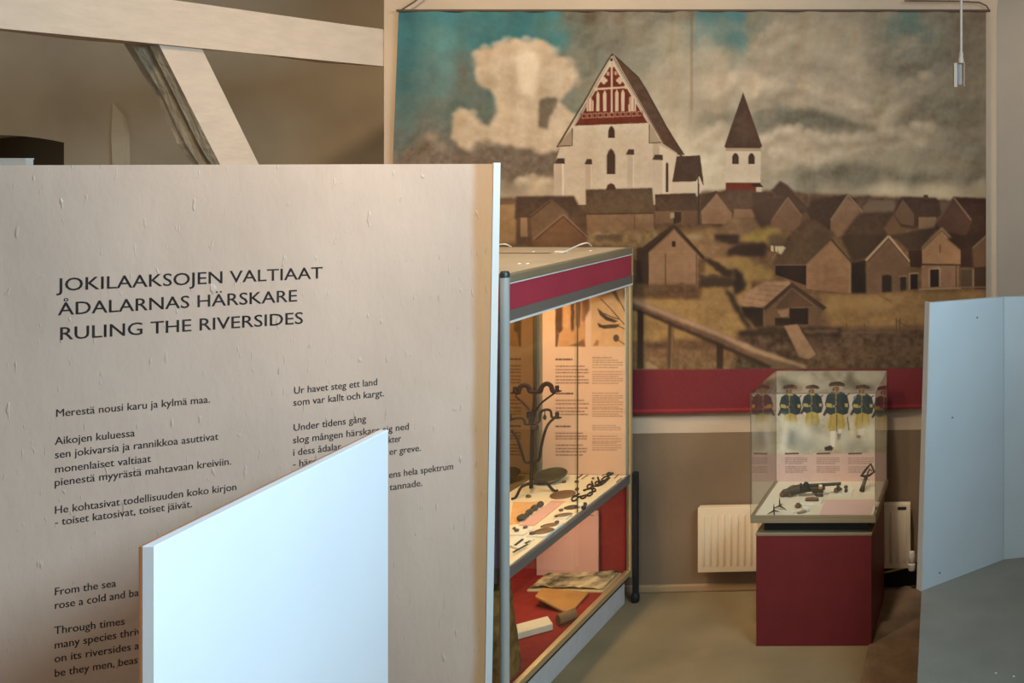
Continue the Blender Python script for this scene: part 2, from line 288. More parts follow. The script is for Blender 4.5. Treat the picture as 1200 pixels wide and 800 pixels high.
    c.poly([(460,360),(560,310),(700,290),(620,400),(590,470),(520,490)], (84,63,50), 1); c.poly([(590,460),(704,298),(800,420),(780,500),(600,520)], (112,84,66), grain=5); c.line([(595,450),(704,294),(800,418)], 7, (122,96,76))
    c.poly([(215,530),(330,425),(460,425),(520,490),(500,560),(380,560)], (118,92,70), 1.5, grain=8); c.poly([(215,540),(380,540),(380,610),(215,600)], (70,53,41), 1.5); 
    c.poly([(380,590),(430,540),(520,500),(640,500),(705,570),(640,600)], (140,116,68), 2, 1, 3, grain=12); c.poly([(390,600),(560,598),(560,690),(300,680),(300,640)], (70,53,41), 2, 1, 2); c.ell(640, 590, 66, 50, (96,74,60), 2.5, .8, 4)
    c.poly([(130,560),(300,590),(300,690),(150,690)], (130,100,76), 2.5, .8, 4, grain=14)
    c.poly([(600,745),(700,560),(830,440),(960,470),(990,580),(830,745)], (92,70,52), 1.0, grain=10)
    for i, (x, y) in enumerate(((600,636),(628,640),(648,640),(668,640))): c.poly([(x-9,y-22),(x+9,y-20),(x+9,y+22),(x-8,y+14)], (216,196,168))
    c.poly([(668,620),(694,628),(660,676),(640,664)], (210,190,162)); c.line([(636,650),(600,705)], 4, (150,122,96))
    c.view(860, 180, k)
    c.poly([(298,230),(330,190),(470,168),(500,190),(420,260),(400,320),(330,290)], (78,58,45), 1, grain=5); c.poly([(400,280),(472,182),(535,245),(520,330),(430,345),(400,320)], (124,94,72), grain=6); c.line([(400,276),(472,172),(536,245)], 8, (126,100,78))
    c.poly([(530,220),(560,194),(660,190),(672,240),(540,248)], (112,90,72), 1); c.poly([(520,245),(660,240),(690,300),(600,380),(470,380),(450,330)], (84,63,48), 1.5, grain=6); c.poly([(620,310),(660,252),(700,310),(640,340)], (108,80,58), 1)
    c.poly([(660,240),(692,178),(835,182),(880,230),(835,270),(740,310),(690,300)], (80,59,46), 1, grain=6); c.poly([(664,250),(698,188),(745,250),(745,300),(690,290)], (104,78,60)); c.poly([(784,170),(803,170),(803,190),(784,190)], (88,66,52)); c.poly([(764,262),(838,262),(830,315),(764,310)], (126,98,76)); c.poly([(850,200),(905,198),(860,250)], (104,82,66), 1)
    c.poly([(830,300),(908,178),(1050,185),(1050,420),(900,420)], (78,54,42), 1, grain=6); c.poly([(835,290),(908,190),(985,280),(960,340),(860,320)], (92,64,52)); c.line([(838,285),(908,184)], 6, (100,76,60)); c.line([(908,180),(982,275)], 8, (122,94,74))
    c.poly([(170,460),(230,360),(330,270),(420,330),(400,360),(300,460)], (94,72,54), 1, .8, grain=6)
    c.poly([(172,462),(300,462),(300,545),(172,500)], (62,46,36)); c.line([(170,460),(302,460)], 5, (112,86,66))
    c.poly([(300,460),(402,362),(485,455),(485,578),(300,560)], (140,104,78), grain=7)
    for i in range(13): c.line([(302,462+i*9),(482,462+i*9)], 1.5, (112,82,62), 0, .6)
    c.line([(300,462),(402,362),(490,458)], 8, (128,100,78)); c.line([(404,356),(494,458)], 6, (80,60,46)); c.line([(480,460),(480,576)], 6, (160,126,100)); 
    c.poly([(485,450),(545,440),(548,580),(485,580)], (60,44,34), 1); c.poly([(440,340),(540,330),(640,340),(560,430),(490,450)], (76,57,43), 1.5)
    c.poly([(640,340),(850,300),(780,380),(776,400),(720,400),(680,360)], (80,60,46), 1); c.poly([(720,400),(778,400),(778,470),(730,470)], (76,52,40))
    c.poly([(548,440),(640,345),(722,440),(724,575),(548,580)], (112,84,64), grain=6); c.line([(545,442),(640,340),(726,446)], 9, (176,142,116)); c.line([(552,448),(640,352),(720,446)], 4, (86,64,50)); c.poly([(612,505),(632,500),(652,505),(652,572),(612,575)], (62,48,38), .6); c.poly([(688,510),(712,510),(712,568),(688,570)], (66,52,42)); c.line([(684,508),(716,506)], 4, (150,120,96))
    c.poly([(778,390),(860,310),(938,395),(938,458),(778,458)], (158,118,88), grain=7); c.line([(778,392),(860,306),(942,396)], 8, (130,102,82)); c.line([(780,396),(860,318),(936,394)], 3, (96,72,56)); c.line([(776,458),(938,460)], 6, (78,58,46)); c.poly([(776,462),(930,462),(930,560),(776,560)], (144,108,84), grain=6); c.poly([(812,480),(848,478),(848,550),(812,552)], (62,48,40)); c.line([(808,552),(808,476),(852,474),(852,550)], 4, (176,144,116)); c.line([(920,462),(920,558)], 5, (96,72,56)); c.poly([(730,500),(760,498),(760,560),(730,562)], (58,44,36)); c.line([(726,564),(726,496),(764,494)], 5, (160,128,102)); c.line([(766,562),(940,556)], 5, (164,132,106)); c.line([(853,376),(853,410)], 4, (110,80,60))
    c.poly([(880,350),(1050,320),(1050,390),(940,400)], (74,52,40), 1); c.poly([(938,395),(1000,390),(1000,470),(938,470)], (78,54,42)); c.poly([(985,392),(1050,330),(1050,470),(990,470)], (110,82,62), 1); c.line([(988,390),(1050,334)], 5, (140,110,86)); c.poly([(940,480),(985,478),(985,555),(940,558)], (96,74,58)); c.line([(990,478),(990,555)], 5, (150,120,96)); c.poly([(994,470),(1050,466),(1050,560),(994,560)], (82,60,46)); c.line([(936,552),(1050,552)], 4, (130,102,80))
    c.poly([(350,580),(520,584),(700,572),(1050,566),(1050,705),(400,720)], (140,108,72), 2, 1, 2, grain=12); c.poly([(390,600),(600,592),(640,640),(420,650)], (152,120,80), 4, .7, 3)
    c.line([(600,585),(650,610)], 6, (100,76,54), 1, .7)
    c.poly([(0,420),(60,440),(160,480),(170,520),(60,530),(0,520)], (150,120,76), 2.5, 1, 3, grain=12); c.poly([(0,470),(40,500),(50,560),(0,590)], (70,54,42), 2, 1, 3)
    # boathouse
    c.poly([(10,615),(70,560),(130,525),(230,528),(240,545),(120,640)], (160,124,98), .8, 1, 1, grain=16)
    for i in range(5): c.line([(30+i*26,612-i*17),(130+i*24,630-i*20)], 2.5, (110,82,64), 0, .6)
    c.poly([(30,632),(126,636),(126,715),(90,720),(40,680)], (60,47,37), 1)
    c.poly([(122,640),(240,535),(378,640),(362,660),(362,712),(122,720)], (108,82,62), grain=6)
    for i in range(9): c.line([(126,640+i*9),(360,640+i*9)], 2, (86,64,48), 0, .6)
    c.poly([(118,640),(240,532),(384,636),(370,648),(240,552),(132,648)], (82,61,46)); c.poly([(170,640),(240,560),(330,630)], (92,68,52)); c.poly([(230,640),(308,638),(308,706),(230,708)], (56,42,34)); c.poly([(170,678),(230,680),(230,712),(170,712)], (60,46,36)); c.poly([(180,650),(228,640),(224,672),(196,676)], (134,102,80))
    c.poly([(0,640),(60,690),(90,730),(60,760),(0,770)], (152,120,74), 2.5, 1, 3, grain=12)
    # water and shore
    c.poly([(60,730),(200,716),(420,722),(700,730),(1050,720),(1050,900),(60,900)], (92,70,53), 3, 1, 4, grain=20); c.poly([(20,740),(140,715),(440,728),(440,760),(60,790)], (62,48,38), 2, .9, 4, grain=16)
    for x, y, rx in ((100,758,24),(150,775,18),(180,740,22),(60,770,20),(320,770,24),(120,800,22)): c.ell(x, y, rx, 9, (122,94,72), 2, .6, 4)
    c.line([(440,740),(690,740)], 8, (112,86,66), 1, .8, 2); c.line([(440,725),(900,722)], 3, (140,112,84), 1, .5, 1)
    for x in (466, 540, 672, 686): c.line([(x, 700 if x<600 else 680),(x, 745)], 4, (100,76,58))
    c.line([(672,690),(740,728)], 4, (104,80,60))
    c.poly([(208,712),(262,706),(340,830),(310,850),(270,840)], (136,106,84), .6, grain=8); c.line([(290,735),(430,735)], 16, (110,84,64), 1, .9, 2)
    RAMP = [(208,712),(262,706),(340,830),(310,850),(270,840)]
    # ---- foreground: field, pond edge, railing (view 740..960 x 300..440)
    c.view(740, 300, 1200/220.)
    c.poly([(-80,270),(600,285),(700,380),(790,470),(680,520),(400,520),(-80,560)], (154,122,82), 2.5, 1, 3, grain=16)
    c.poly([(600,210),(640,230),(700,340),(780,460),(740,470),(690,390),(630,290)], (72,56,43), 2, 1, 3)
    c.poly([(-80,560),(480,570),(640,600),(1000,680),(1000,740),(-80,740)], (124,94,70), 3, 1, 3, grain=20)
    c.line([(100,578),(230,574)], 20, (72,54,42), 2.0, .8, 4); c.line([(310,582),(520,576)], 18, (84,64,50), 2.5, .7, 4)
    c.poly([(680,480),(900,460),(1320,500),(1320,740),(640,740)], (84,64,50), 4, .85, 6, grain=24)
    c.poly([(1000,600),(1700,590),(2250,600),(2250,740),(1000,740)], (98,74,56), 4, .9, 5, grain=24)
    for x, y, rx, ry in ((840,540,40,16),(960,580,50,16),(740,560,30,14),(900,620,40,12)): c.ell(x, y, rx, ry, (124,98,74), 2, .6, 4)
    c.view(860, 180, k); c.line([(20,742),(440,738)], 18, (64,49,38), 1.5, .8, 3); c.line([(290,735),(430,735)], 14, (104,79,62), .8, .9, 2); c.poly(RAMP, (136,106,84), .6, grain=8); c.view(740, 300, 1200/220.)
    c.poly([(40,330),(78,345),(78,720),(36,720)], (80,60,46), .6); c.poly([(236,430),(272,440),(268,720),(228,720)], (98,75,58), .6); c.line([(264,440),(258,720)], 8, (140,110,88), .6); c.poly([(545,550),(590,560),(586,720),(545,720)], (76,56,44), .6)
    c.poly([(-120,215),(0,262),(180,330),(560,480),(800,590),(1120,705),(1120,745),(960,745),(780,660),(520,545),(200,410),(0,330),(-120,285)], (112,86,68), 1, 1, 1, grain=8)
    c.poly([(-120,215),(0,262),(180,330),(560,480),(800,590),(1120,705),(1110,715),(780,615),(540,505),(170,365),(-10,290),(-120,240)], (172,138,112), 1.4, .95, 1, grain=10)
    c.poly([(0,325),(200,400),(520,535),(900,700),(880,720),(500,552),(190,416),(0,340)], (70,52,40), 1.2, .8, 1)
    c.poly([(94,680),(110,676),(180,720),(94,720)], (156,126,102), 1)
    c.m = None
    # red foot of the banner with its hem
    c.poly([(436,434),(1164,431),(1164,520),(436,520)], (112,42,44), .4); c.poly([(436,480),(745,480),(1164,473),(1164,474.5),(745,482),(436,483)], (160,52,56), .4)
    c.poly([(436,485.5),(745,485),(1164,476.5),(1164,520),(436,520)], (92,26,30), .3)
    c.a += .35*np.clip(c.a-blur(c.a, 26), -40, 40)*(c.Y < 432)[..., None]      # crisper brushwork
    lum = c.a.mean(2, keepdims=True); c.a *= np.where(lum > 115, (115+(lum-115)*.76)/np.maximum(lum, 1), 1)
    lo = np.clip((c.Y-222)/40, 0, 1)*(c.Y < 432)
    c.a *= 1+lo[..., None]*(np.array([1.03, .98, .88])-1); soft = blur(c.a, 1.2); c.a = c.a*(1-.45*lo[..., None])+soft*.45*lo[..., None]
    g = fbm(c.h, c.w, 50, c.rng, 4)
    c.a *= (1-lo*(.08-.25*g))[..., None]
    c.a += (6*fbm(c.h, c.w, 4, c.rng, 2))[..., None]
    return c

def dashes(c, x0, x1, y, h, col, al=.8, slope=0.):             # a row of print too small to read
    x = x0
    while x < x1-.8:
        w = min(c.rng.uniform(1.6, 5.2), x1-x)
        c.line([(x, y+slope*(x-x0)), (x+w, y+slope*(x+w-x0))], h, col, .25, al*c.rng.uniform(.7, 1)); x += w+.55

def paint_case_board():
    c = Canvas(636, 336, 746, 560, 4, (222,172,132), 3)
    P, INK = (226,178,140), (112,78,58)
    c.poly([(651,330),(686,330),(686,406),(651,406)], (200,138,84), 0, 1, grain=10)
    for x0, x1, y1, col in ((651,659,391,(92,60,38)),(661,667,386,(206,150,96)),(669,673,389,(90,58,38)),(675,680,385,(112,72,46)),(682,686,378,(150,98,62))):
        c.poly([(x0,330),(x1,330),(x1,y1-4),((x0+x1)/2,y1),(x0,y1-4)], col, .8, 1, .6, grain=14)
    c.poly([(651,385),(655,392),(653,406),(651,406)], (110,72,48), .6); c.poly([(666,405),(676,402),(684,397),(686,406)], (130,84,54), .8); c.poly([(683,352),(690,345),(691,362),(686,372)], (128,84,54), 1)
    c.poly([(693,330),(739,330),(739,406),(693,406)], (216,160,104), 0, 1, grain=8); c.poly([(704,330),(739,330),(739,352),(716,348),(700,350)], (140,98,62), 3, .8, 2)
    ink = (74,52,40)
    for a in ([(739,388),(728,376),(716,362),(704,350)],[(739,380),(731,362),(724,348),(718,336)],[(739,372),(734,354),(731,340)],[(726,374),(716,371),(708,367)],[(739,388),(727,383),(720,381)]): c.line(a, 1.0, (84,58,42), .3)
    c.poly([(700,361),(704,364),(712,371),(724,376),(720,378),(710,375),(703,369)], ink, .4); c.poly([(700,378),(706,381),(716,380),(727,380),(722,384),(708,385),(702,383)], ink, .4)
    c.ell(722, 396, 3.4, 4.2, (84,58,42), .4); c.line([(724,398),(733,404)], 1.2, (110,76,52), .4); c.poly([(695,405),(699,398),(702,399),(701,405)], (170,112,74), .6); c.poly([(716,340),(726,356),(722,340)], (90,62,44), .8)
    def block(x0, x1, ys, h, al=.8, bold=False):
        for i, y in enumerate(ys): dashes(c, x0, x1 - (0 if i % 3 else 5), y, h, (70,48,38) if bold else INK, al)
    block(651, 676, [421], 2.0, 1, True); block(651, 690, [429,433,436.5,441,445,448.5], 1.5)
    block(651, 678, [461], 1.8, 1, True); block(651, 690, [469,473,478,482,485.5], 1.5)
    block(651, 674, [499.5], 1.8, 1, True); block(651, 688, [507.5,511,514,521.5,525.5,529,533], 1.4)
    block(694, 722, [419], 1.2, .7); block(694, 730, [422,424.5,427.5,430.5,435.5,438.5,441,443.5,446,449], 1.1, .62)
    block(694, 730, [460.5,463.5,466,468.5,471,474,477,479,482,485,487.5], 1.1, .62); block(694, 728, [498.5,501,503.5,511,514,517,519,521.5,524.5,527], 1.1, .6)
    return c

def paint_soldiers():
    c = Canvas(908, 424, 1046, 568, 4, (172,160,132), 5)
    K = 1148/165.
    c.view(880, 425, K)
    c.a += (70*fbm(c.h, c.w, 30, c.rng, 5))[..., None]
    for x, y, rx, ry, col, al in ((380,120,130,60,(200,190,160),.8),(950,100,140,60,(192,180,150),.8),(520,190,60,70,(196,186,156),.7)): c.ell(x, y, rx/K*K, ry, col, 4, al, 4)
    for p in ([(240,190),(300,150),(390,160),(410,230),(300,240)],[(760,190),(790,60),(830,50),(850,140),(920,170),(1010,200),(980,240),(840,220)],[(240,150),(270,120),(300,170),(260,210)],[(600,120),(660,90),(650,140)]):
        c.poly(p, (92,86,68), 3, .75, 4)
    c.poly([(240,270),(1060,240),(1060,420),(240,430)], (186,164,150), 5, .7, 4)
    BL, BL2, YE, YE2, SK, HT, WH = (34,50,52), (22,32,36), (164,140,70), (128,104,50), (164,122,90), (58,46,38), (206,196,176)
    def soldier(x, y, s, legs=True, flip=1, face=True):
        q = lambda *p: [(x+a*s*1.3*flip, y+b*s) for a, b in p]
        c.line(q((-60,190),(70,60)), 8*s, (60,44,34), .2); c.poly(q((-78,215),(-62,170),(-44,186),(-70,225)), (54,40,32), .2)
        if legs:
            c.poly(q((-34,195),(36,195),(50,290),(34,330),(10,320),(0,240),(-8,330),(-40,340),(-52,280)), YE, .25, grain=12); c.line(q((0,210),(0,320)), 7*s, YE2, .3); c.line(q((-30,210),(-40,310)), 8*s, YE2, .3, .6); c.line(q((32,210),(40,310)), 8*s, YE2, .3, .6)
        c.poly(q((-30,52),(28,48),(58,76),(70,150),(60,205),(36,215),(0,200),(-36,215),(-56,200),(-66,130),(-54,72)), BL, .25, grain=10)
        c.poly(q((28,48),(58,76),(70,150),(60,205),(36,210),(24,120)), BL2, .4, .6); c.line(q((-4,60),(-6,200)), 7*s, YE, .3, .9); c.line(q((-30,60),(34,180)), 7*s, (88,56,34), .3)
        c.poly(q((-58,128),(-28,134),(-24,164),(-60,158)), YE, .25); c.line(q((-26,150),(4,156)), 12*s, BL, .3); c.poly(q((-24,142),(-10,144),(-10,162),(-24,160)), SK, .2); c.poly(q((44,130),(64,132),(62,160),(46,158)), YE, .25)
        c.poly(q((-14,44),(14,44),(18,62),(-16,62)), YE, .25); 
        c.ell(x, y+22*s, 20*s, 25*s, SK, .25); c.ell(x+5*s*flip, y+28*s, 10*s, 16*s, (126,88,66), .4, .6); c.line(q((-10,18),(10,18)), 5*s, (90,62,46), .2, .8); c.line(q((-6,36),(8,36)), 4*s, (90,56,44), .2, .8)
        c.poly(q((-19,12),(-24,36),(-16,44),(-14,12)), (74,58,44), .2)
        c.poly(q((-46,0),(-38,-18),(-12,-26),(14,-28),(38,-16),(48,0),(36,8),(0,2),(-36,8)), HT, .25); c.line(q((-44,2),(0,-6),(46,2)), 4*s, (104,88,56), .2, .8)
    c.view(880, 425, K)
    soldier(320, 205, 1.02); soldier(500, 205, .96); soldier(910, 205, 1.0); soldier(1090, 215, 1.05); soldier(700, 183, 1.12)
    # white gaiters of the man in front
    c.poly([(650,555),(690,555),(684,680),(660,690),(646,640)], WH, .4); c.poly([(600,690),(650,672),(668,690),(660,712),(606,712)], (40,34,30), .4); c.poly([(712,540),(742,540),(736,590),(716,590)], WH, .4); c.poly([(704,580),(738,574),(730,620),(706,632)], (50,42,38), .4)
    c.poly([(868,540),(930,536),(920,590),(876,596)], WH, .8, .7); c.poly([(860,590),(896,592),(890,616),(862,612)], (70,62,54), .6, .8); c.line([(700,418),(700,560)], 5, (60,50,34), .3); c.line([(786,440),(800,552)], 6, (56,44,34), .3); c.line([(815,330),(860,270)], 7, WH, .6, .8)
    for x, y, rx, ry, col, al, so in ((330,600,70,90,(110,112,104),.8,5),(320,500,100,40,(206,200,182),.8,4),(450,560,90,70,(196,190,170),.85,5),(540,530,60,50,(120,116,100),.6,4),(580,620,60,60,(188,184,164),.8,5),(470,680,120,50,(150,150,138),.8,5),(780,640,70,80,(190,186,166),.7,5),(880,690,130,44,(128,128,118),.7,5),(990,600,60,90,(192,188,168),.7,5),(960,540,70,40,(200,194,174),.6,5),(270,560,26,160,(212,204,182),.8,3),(250,710,30,40,(214,202,176),.8,3),(740,600,40,70,(186,182,164),.5,4)):
        c.ell(x, y, rx, ry, col, so, al, 4, cell=8)
    c.poly([(600,690),(650,676),(668,694),(660,712),(606,714)], (40,34,30), .5); c.poly([(652,560),(688,560),(682,676),(660,684),(648,640)], WH, .5)
    c.poly([(190,752),(1130,732),(1130,1010),(190,1010)], (190,160,146), .5, 1, grain=6)
    c.m = None
    for x0, x1 in ((920,946),(957,984),(994,1024)):
        c.line([(x0,531.5),(x0+16,531)], 1.6, (70,52,46), .3)
        for i, y in enumerate((536.5,538.6,540.7,542.8,546.8,548.9,551,553.1)): dashes(c, x0, x1-(5 if i in (3,7) else 0), y, 1.1, (112,88,80), .65)
    return c
# ---------------------------------------------------------------- helpers
COL = scene.collection
def lin(c):
    c = np.asarray(c, float)/255.; return np.where(c <= .04045, c/12.92, ((c+.055)/1.055)**2.4)
def ray(px, py): return Vector(((px-CX)/F, 1, -(py-CY)/F))
def at_y(px, py, Y): r = ray(px, py); return Vector((r.x*Y, Y, H+r.z*Y))
def at_z(px, py, Z): r = ray(px, py); t = (Z-H)/r.z; return Vector((r.x*t, t, Z))
def at_plane(px, py, p0, n): r = ray(px, py); o = Vector((0, 0, H)); t = (Vector(p0)-o).dot(Vector(n))/r.dot(Vector(n)); return o+r*t
def project(v): return CX+F*v[0]/v[1], CY+F*(H-v[2])/v[1]

class MB:
    def __init__(s): s.b = bmesh.new()
    def face_hull(s, pts):
        vs_ = [s.b.verts.new(p) for p in pts]; bmesh.ops.convex_hull(s.b, input=vs_); return s
    def box(s, x0, x1, y0, y1, z0, z1, bev=0., seg=2, M=None):
        r = bmesh.ops.create_cube(s.b, size=1); vs_ = r['verts']
        for v in vs_: v.co = Vector(((x0+x1)/2+v.co.x*(x1-x0), (y0+y1)/2+v.co.y*(y1-y0), (z0+z1)/2+v.co.z*(z1-z0)))
        if bev:
            es = list({e for v in vs_ for e in v.link_edges}); o = bmesh.ops.bevel(s.b, geom=es, offset=bev, segments=seg, affect='EDGES', profile=.5)
            vs_ = list({v for f in o['faces'] for v in f.verts} | {v for v in vs_ if v.is_valid})
        if M is not None:
            for v in vs_: v.co = M @ v.co
        return s
    def prism(s, pts, off):                                   # polygon extruded by a vector
        a = [s.b.verts.new(p) for p in pts]; c = [s.b.verts.new(Vector(p)+Vector(off)) for p in pts]; n = len(a)
        s.b.faces.new(a); s.b.faces.new(c[::-1])
        for i in range(n): s.b.faces.new((a[i-1], a[i], c[i], c[i-1]))
        bmesh.ops.recalc_face_normals(s.b, faces=s.b.faces[:]); return s
    def tube(s, pts, r, n=8, closed=False, flat=1.):
        P = [Vector(p) for p in pts]; R = r if isinstance(r, (list, tuple)) else [r]*len(P); rings = []; m = len(P); up = None
        for i in range(m):
            if closed: t = P[(i+1) % m]-P[i-1]
            else: t = P[min(i+1, m-1)]-P[max(i-1, 0)]
            t.normalize()
            if up is None: up = Vector((0, 0, 1)) if abs(t.z) < .9 else Vector((1, 0, 0))
            u = (up-t*up.dot(t)); u.normalize(); up = u; w = t.cross(u)
            rings.append([s.b.verts.new(P[i]+(u*math.cos(2*math.pi*k/n)*flat+w*math.sin(2*math.pi*k/n))*R[i]) for k in range(n)])
        for i in range(m if closed else m-1):
            a, c = rings[i], rings[(i+1) % m]
            for k in range(n): s.b.faces.new((a[k], a[(k+1) % n], c[(k+1) % n], c[k]))
        if not closed: s.b.faces.new(rings[0][::-1]); s.b.faces.new(rings[-1])
        bmesh.ops.recalc_face_normals(s.b, faces=s.b.faces[:]); return s
    def lathe(s, prof, n=20, M=None, sx=1., sy=1.):
        rings = []
        for r, z in prof:
            if r < 1e-6: rings.append([s.b.verts.new((0, 0, z))])
            else: rings.append([s.b.verts.new((r*sx*math.cos(2*math.pi*k/n), r*sy*math.sin(2*math.pi*k/n), z)) for k in range(n)])
        for a, c in zip(rings, rings[1:]):
            for k in range(n):
                q = []
                for v in (a[k % len(a)], a[(k+1) % len(a)], c[(k+1) % len(c)], c[k % len(c)]):
                    if v not in q: q.append(v)
                if len(q) > 2: s.b.faces.new(q)
        for rg, rev in ((rings[0], True), (rings[-1], False)):
            if len(rg) > 1: s.b.faces.new(rg[::-1] if rev else rg)
        if M is not None:
            for rg in rings:
                for v in rg: v.co = M @ v.co
        bmesh.ops.recalc_face_normals(s.b, faces=s.b.faces[:]); return s
    def lump(s, c, rx, ry, rz, rot=0., seed=0, amp=.12, sub=2):
        rnd = random.Random(seed); r = bmesh.ops.create_icosphere(s.b, subdivisions=sub, radius=1); ph = [rnd.uniform(0, 6.3) for _ in range(6)]
        for v in r['verts']:
            d = v.co.copy(); k = 1+amp*(math.sin(3*d.x+ph[0])+math.sin(4*d.y+ph[1])+math.sin(5*d.z+ph[2])+.6*math.sin(9*d.x+ph[3])+.6*math.sin(8*d.y+ph[4]))/2
            p = Vector((d.x*rx*k, d.y*ry*k, d.z*rz*k)); v.co = Vector(c)+Matrix.Rotation(rot, 3, 'Z') @ p
        return s
    def build(s, name, mat, parent=None, smooth=False, kind=None, label=None):
        me = bpy.data.meshes.new(name); s.b.to_mesh(me); s.b.free()
        if smooth:
            for p in me.polygons: p.use_smooth = True
            if smooth != 'all': me.set_sharp_from_angle(angle=math.radians(40))
        return link(name, me, mat, parent, kind, label)
def link(name, me, mat, parent=None, kind=None, label=None):
    o = bpy.data.objects.new(name, me); COL.objects.link(o)
    if mat: me.materials.append(mat)
    if parent: o.parent = parent
    if kind: o['kind'] = kind
    if label: o['label'] = label
    return o
def tag(o, label, cat, group=None):
    o['label'] = label; o['category'] = cat
    if group: o['group'] = group
    return o
def thing(name, label, cat, loc=(0, 0, 0), rz=0., group=None):
    o = bpy.data.objects.new(name, None); COL.objects.link(o); o.location = loc; o.rotation_euler = (0, 0, rz); o.empty_display_size = .05
    return tag(o, label, cat, group)
def single(mb, name, mat, label, cat, loc=(0, 0, 0), rz=0., group=None, smooth=False):   # a thing of one mesh, built about its own base
    o = mb.build(name, mat, None, smooth); o.location = loc; o.rotation_euler = (0, 0, rz); return tag(o, label, cat, group)

# ---------------------------------------------------------------- materials
MATS = {}
def mat(name, col, rough=.6, metal=0., spec=.5, var=.0, scale=8., bump=0., bscale=60., col2=None, stretch=(1, 1, 1), detail=5., coat=0.):
    if name in MATS: return MATS[name]
    m = bpy.data.materials.new(name); m.use_nodes = True; nt = m.node_tree; b = nt.nodes['Principled BSDF']
    c = lin(col); b.inputs['Base Color'].default_value = (*c, 1); b.inputs['Roughness'].default_value = rough; b.inputs['Metallic'].default_value = metal
    b.inputs['Specular IOR Level'].default_value = spec; b.inputs['Coat Weight'].default_value = coat
    tc = nt.nodes.new('ShaderNodeTexCoord'); mp = nt.nodes.new('ShaderNodeMapping'); mp.inputs['Scale'].default_value = stretch; nt.links.new(tc.outputs['Object'], mp.inputs['Vector'])
    if var or col2 is not None:
        n = nt.nodes.new('ShaderNodeTexNoise'); n.inputs['Scale'].default_value = scale; n.inputs['Detail'].default_value = detail; nt.links.new(mp.outputs['Vector'], n.inputs['Vector'])
        r = nt.nodes.new('ShaderNodeValToRGB'); r.color_ramp.elements[0].position = .32; r.color_ramp.elements[1].position = .68
        lo = lin(col2) if col2 is not None else c*(1-var); hi = c if col2 is not None else np.minimum(c*(1+var), 1)
        r.color_ramp.elements[0].color = (*lo, 1); r.color_ramp.elements[1].color = (*hi, 1)
        nt.links.new(n.outputs['Fac'], r.inputs['Fac']); nt.links.new(r.outputs['Color'], b.inputs['Base Color'])
    if bump:
        n = nt.nodes.new('ShaderNodeTexNoise'); n.inputs['Scale'].default_value = bscale; n.inputs['Detail'].default_value = 4; nt.links.new(mp.outputs['Vector'], n.inputs['Vector'])
        bp = nt.nodes.new('ShaderNodeBump'); bp.inputs['Strength'].default_value = bump; bp.inputs['Distance'].default_value = .01
        nt.links.new(n.outputs['Fac'], bp.inputs['Height']); nt.links.new(bp.outputs['Normal'], b.inputs['Normal'])
    MATS[name] = m; return m
def print_mat(name, rough=.8, spec=.2):
    m = bpy.data.materials.new(name); m.use_nodes = True; nt = m.node_tree; b = nt.nodes['Principled BSDF']; b.inputs['Roughness'].default_value = rough; b.inputs['Specular IOR Level'].default_value = spec
    a = nt.nodes.new('ShaderNodeVertexColor'); a.layer_name = 'print'; nt.links.new(a.outputs['Color'], b.inputs['Base Color']); return m
def glass_mat(name, tint=(.97, .98, .97), ior=1.5, rough=.0):
    m = bpy.data.materials.new(name); m.use_nodes = True; nt = m.node_tree; nt.nodes.remove(nt.nodes['Principled BSDF'])
    t = nt.nodes.new('ShaderNodeBsdfTransparent'); t.inputs['Color'].default_value = (*tint, 1); g = nt.nodes.new('ShaderNodeBsdfGlossy'); g.inputs['Roughness'].default_value = rough
    f = nt.nodes.new('ShaderNodeFresnel'); f.inputs['IOR'].default_value = ior
    geo = nt.nodes.new('ShaderNodeNewGeometry'); mx = nt.nodes.new('ShaderNodeMixShader'); iv = nt.nodes.new('ShaderNodeMath'); iv.operation = 'SUBTRACT'; iv.inputs[0].default_value = 1; nt.links.new(geo.outputs['Backfacing'], iv.inputs[1])
    mu = nt.nodes.new('ShaderNodeMath'); mu.operation = 'MULTIPLY'; nt.links.new(f.outputs['Fac'], mu.inputs[0]); nt.links.new(iv.outputs[0], mu.inputs[1])
    a2 = nt.nodes.new('ShaderNodeMath'); a2.operation = 'ADD'; a2.inputs[0].default_value = 1; nt.links.new(mu.outputs[0], a2.inputs[1])
    dv_ = nt.nodes.new('ShaderNodeMath'); dv_.operation = 'DIVIDE'; nt.links.new(mu.outputs[0], dv_.inputs[0]); nt.links.new(a2.outputs[0], dv_.inputs[1])
    tw = nt.nodes.new('ShaderNodeMath'); tw.operation = 'MULTIPLY'; tw.inputs[1].default_value = 2; tw.use_clamp = True; nt.links.new(dv_.outputs[0], tw.inputs[0])   # two surfaces of a thin pane
    nt.links.new(tw.outputs[0], mx.inputs['Fac']); nt.links.new(t.outputs[0], mx.inputs[1]); nt.links.new(g.outputs[0], mx.inputs[2]); nt.links.new(mx.outputs[0], nt.nodes['Material Output'].inputs['Surface']); return m

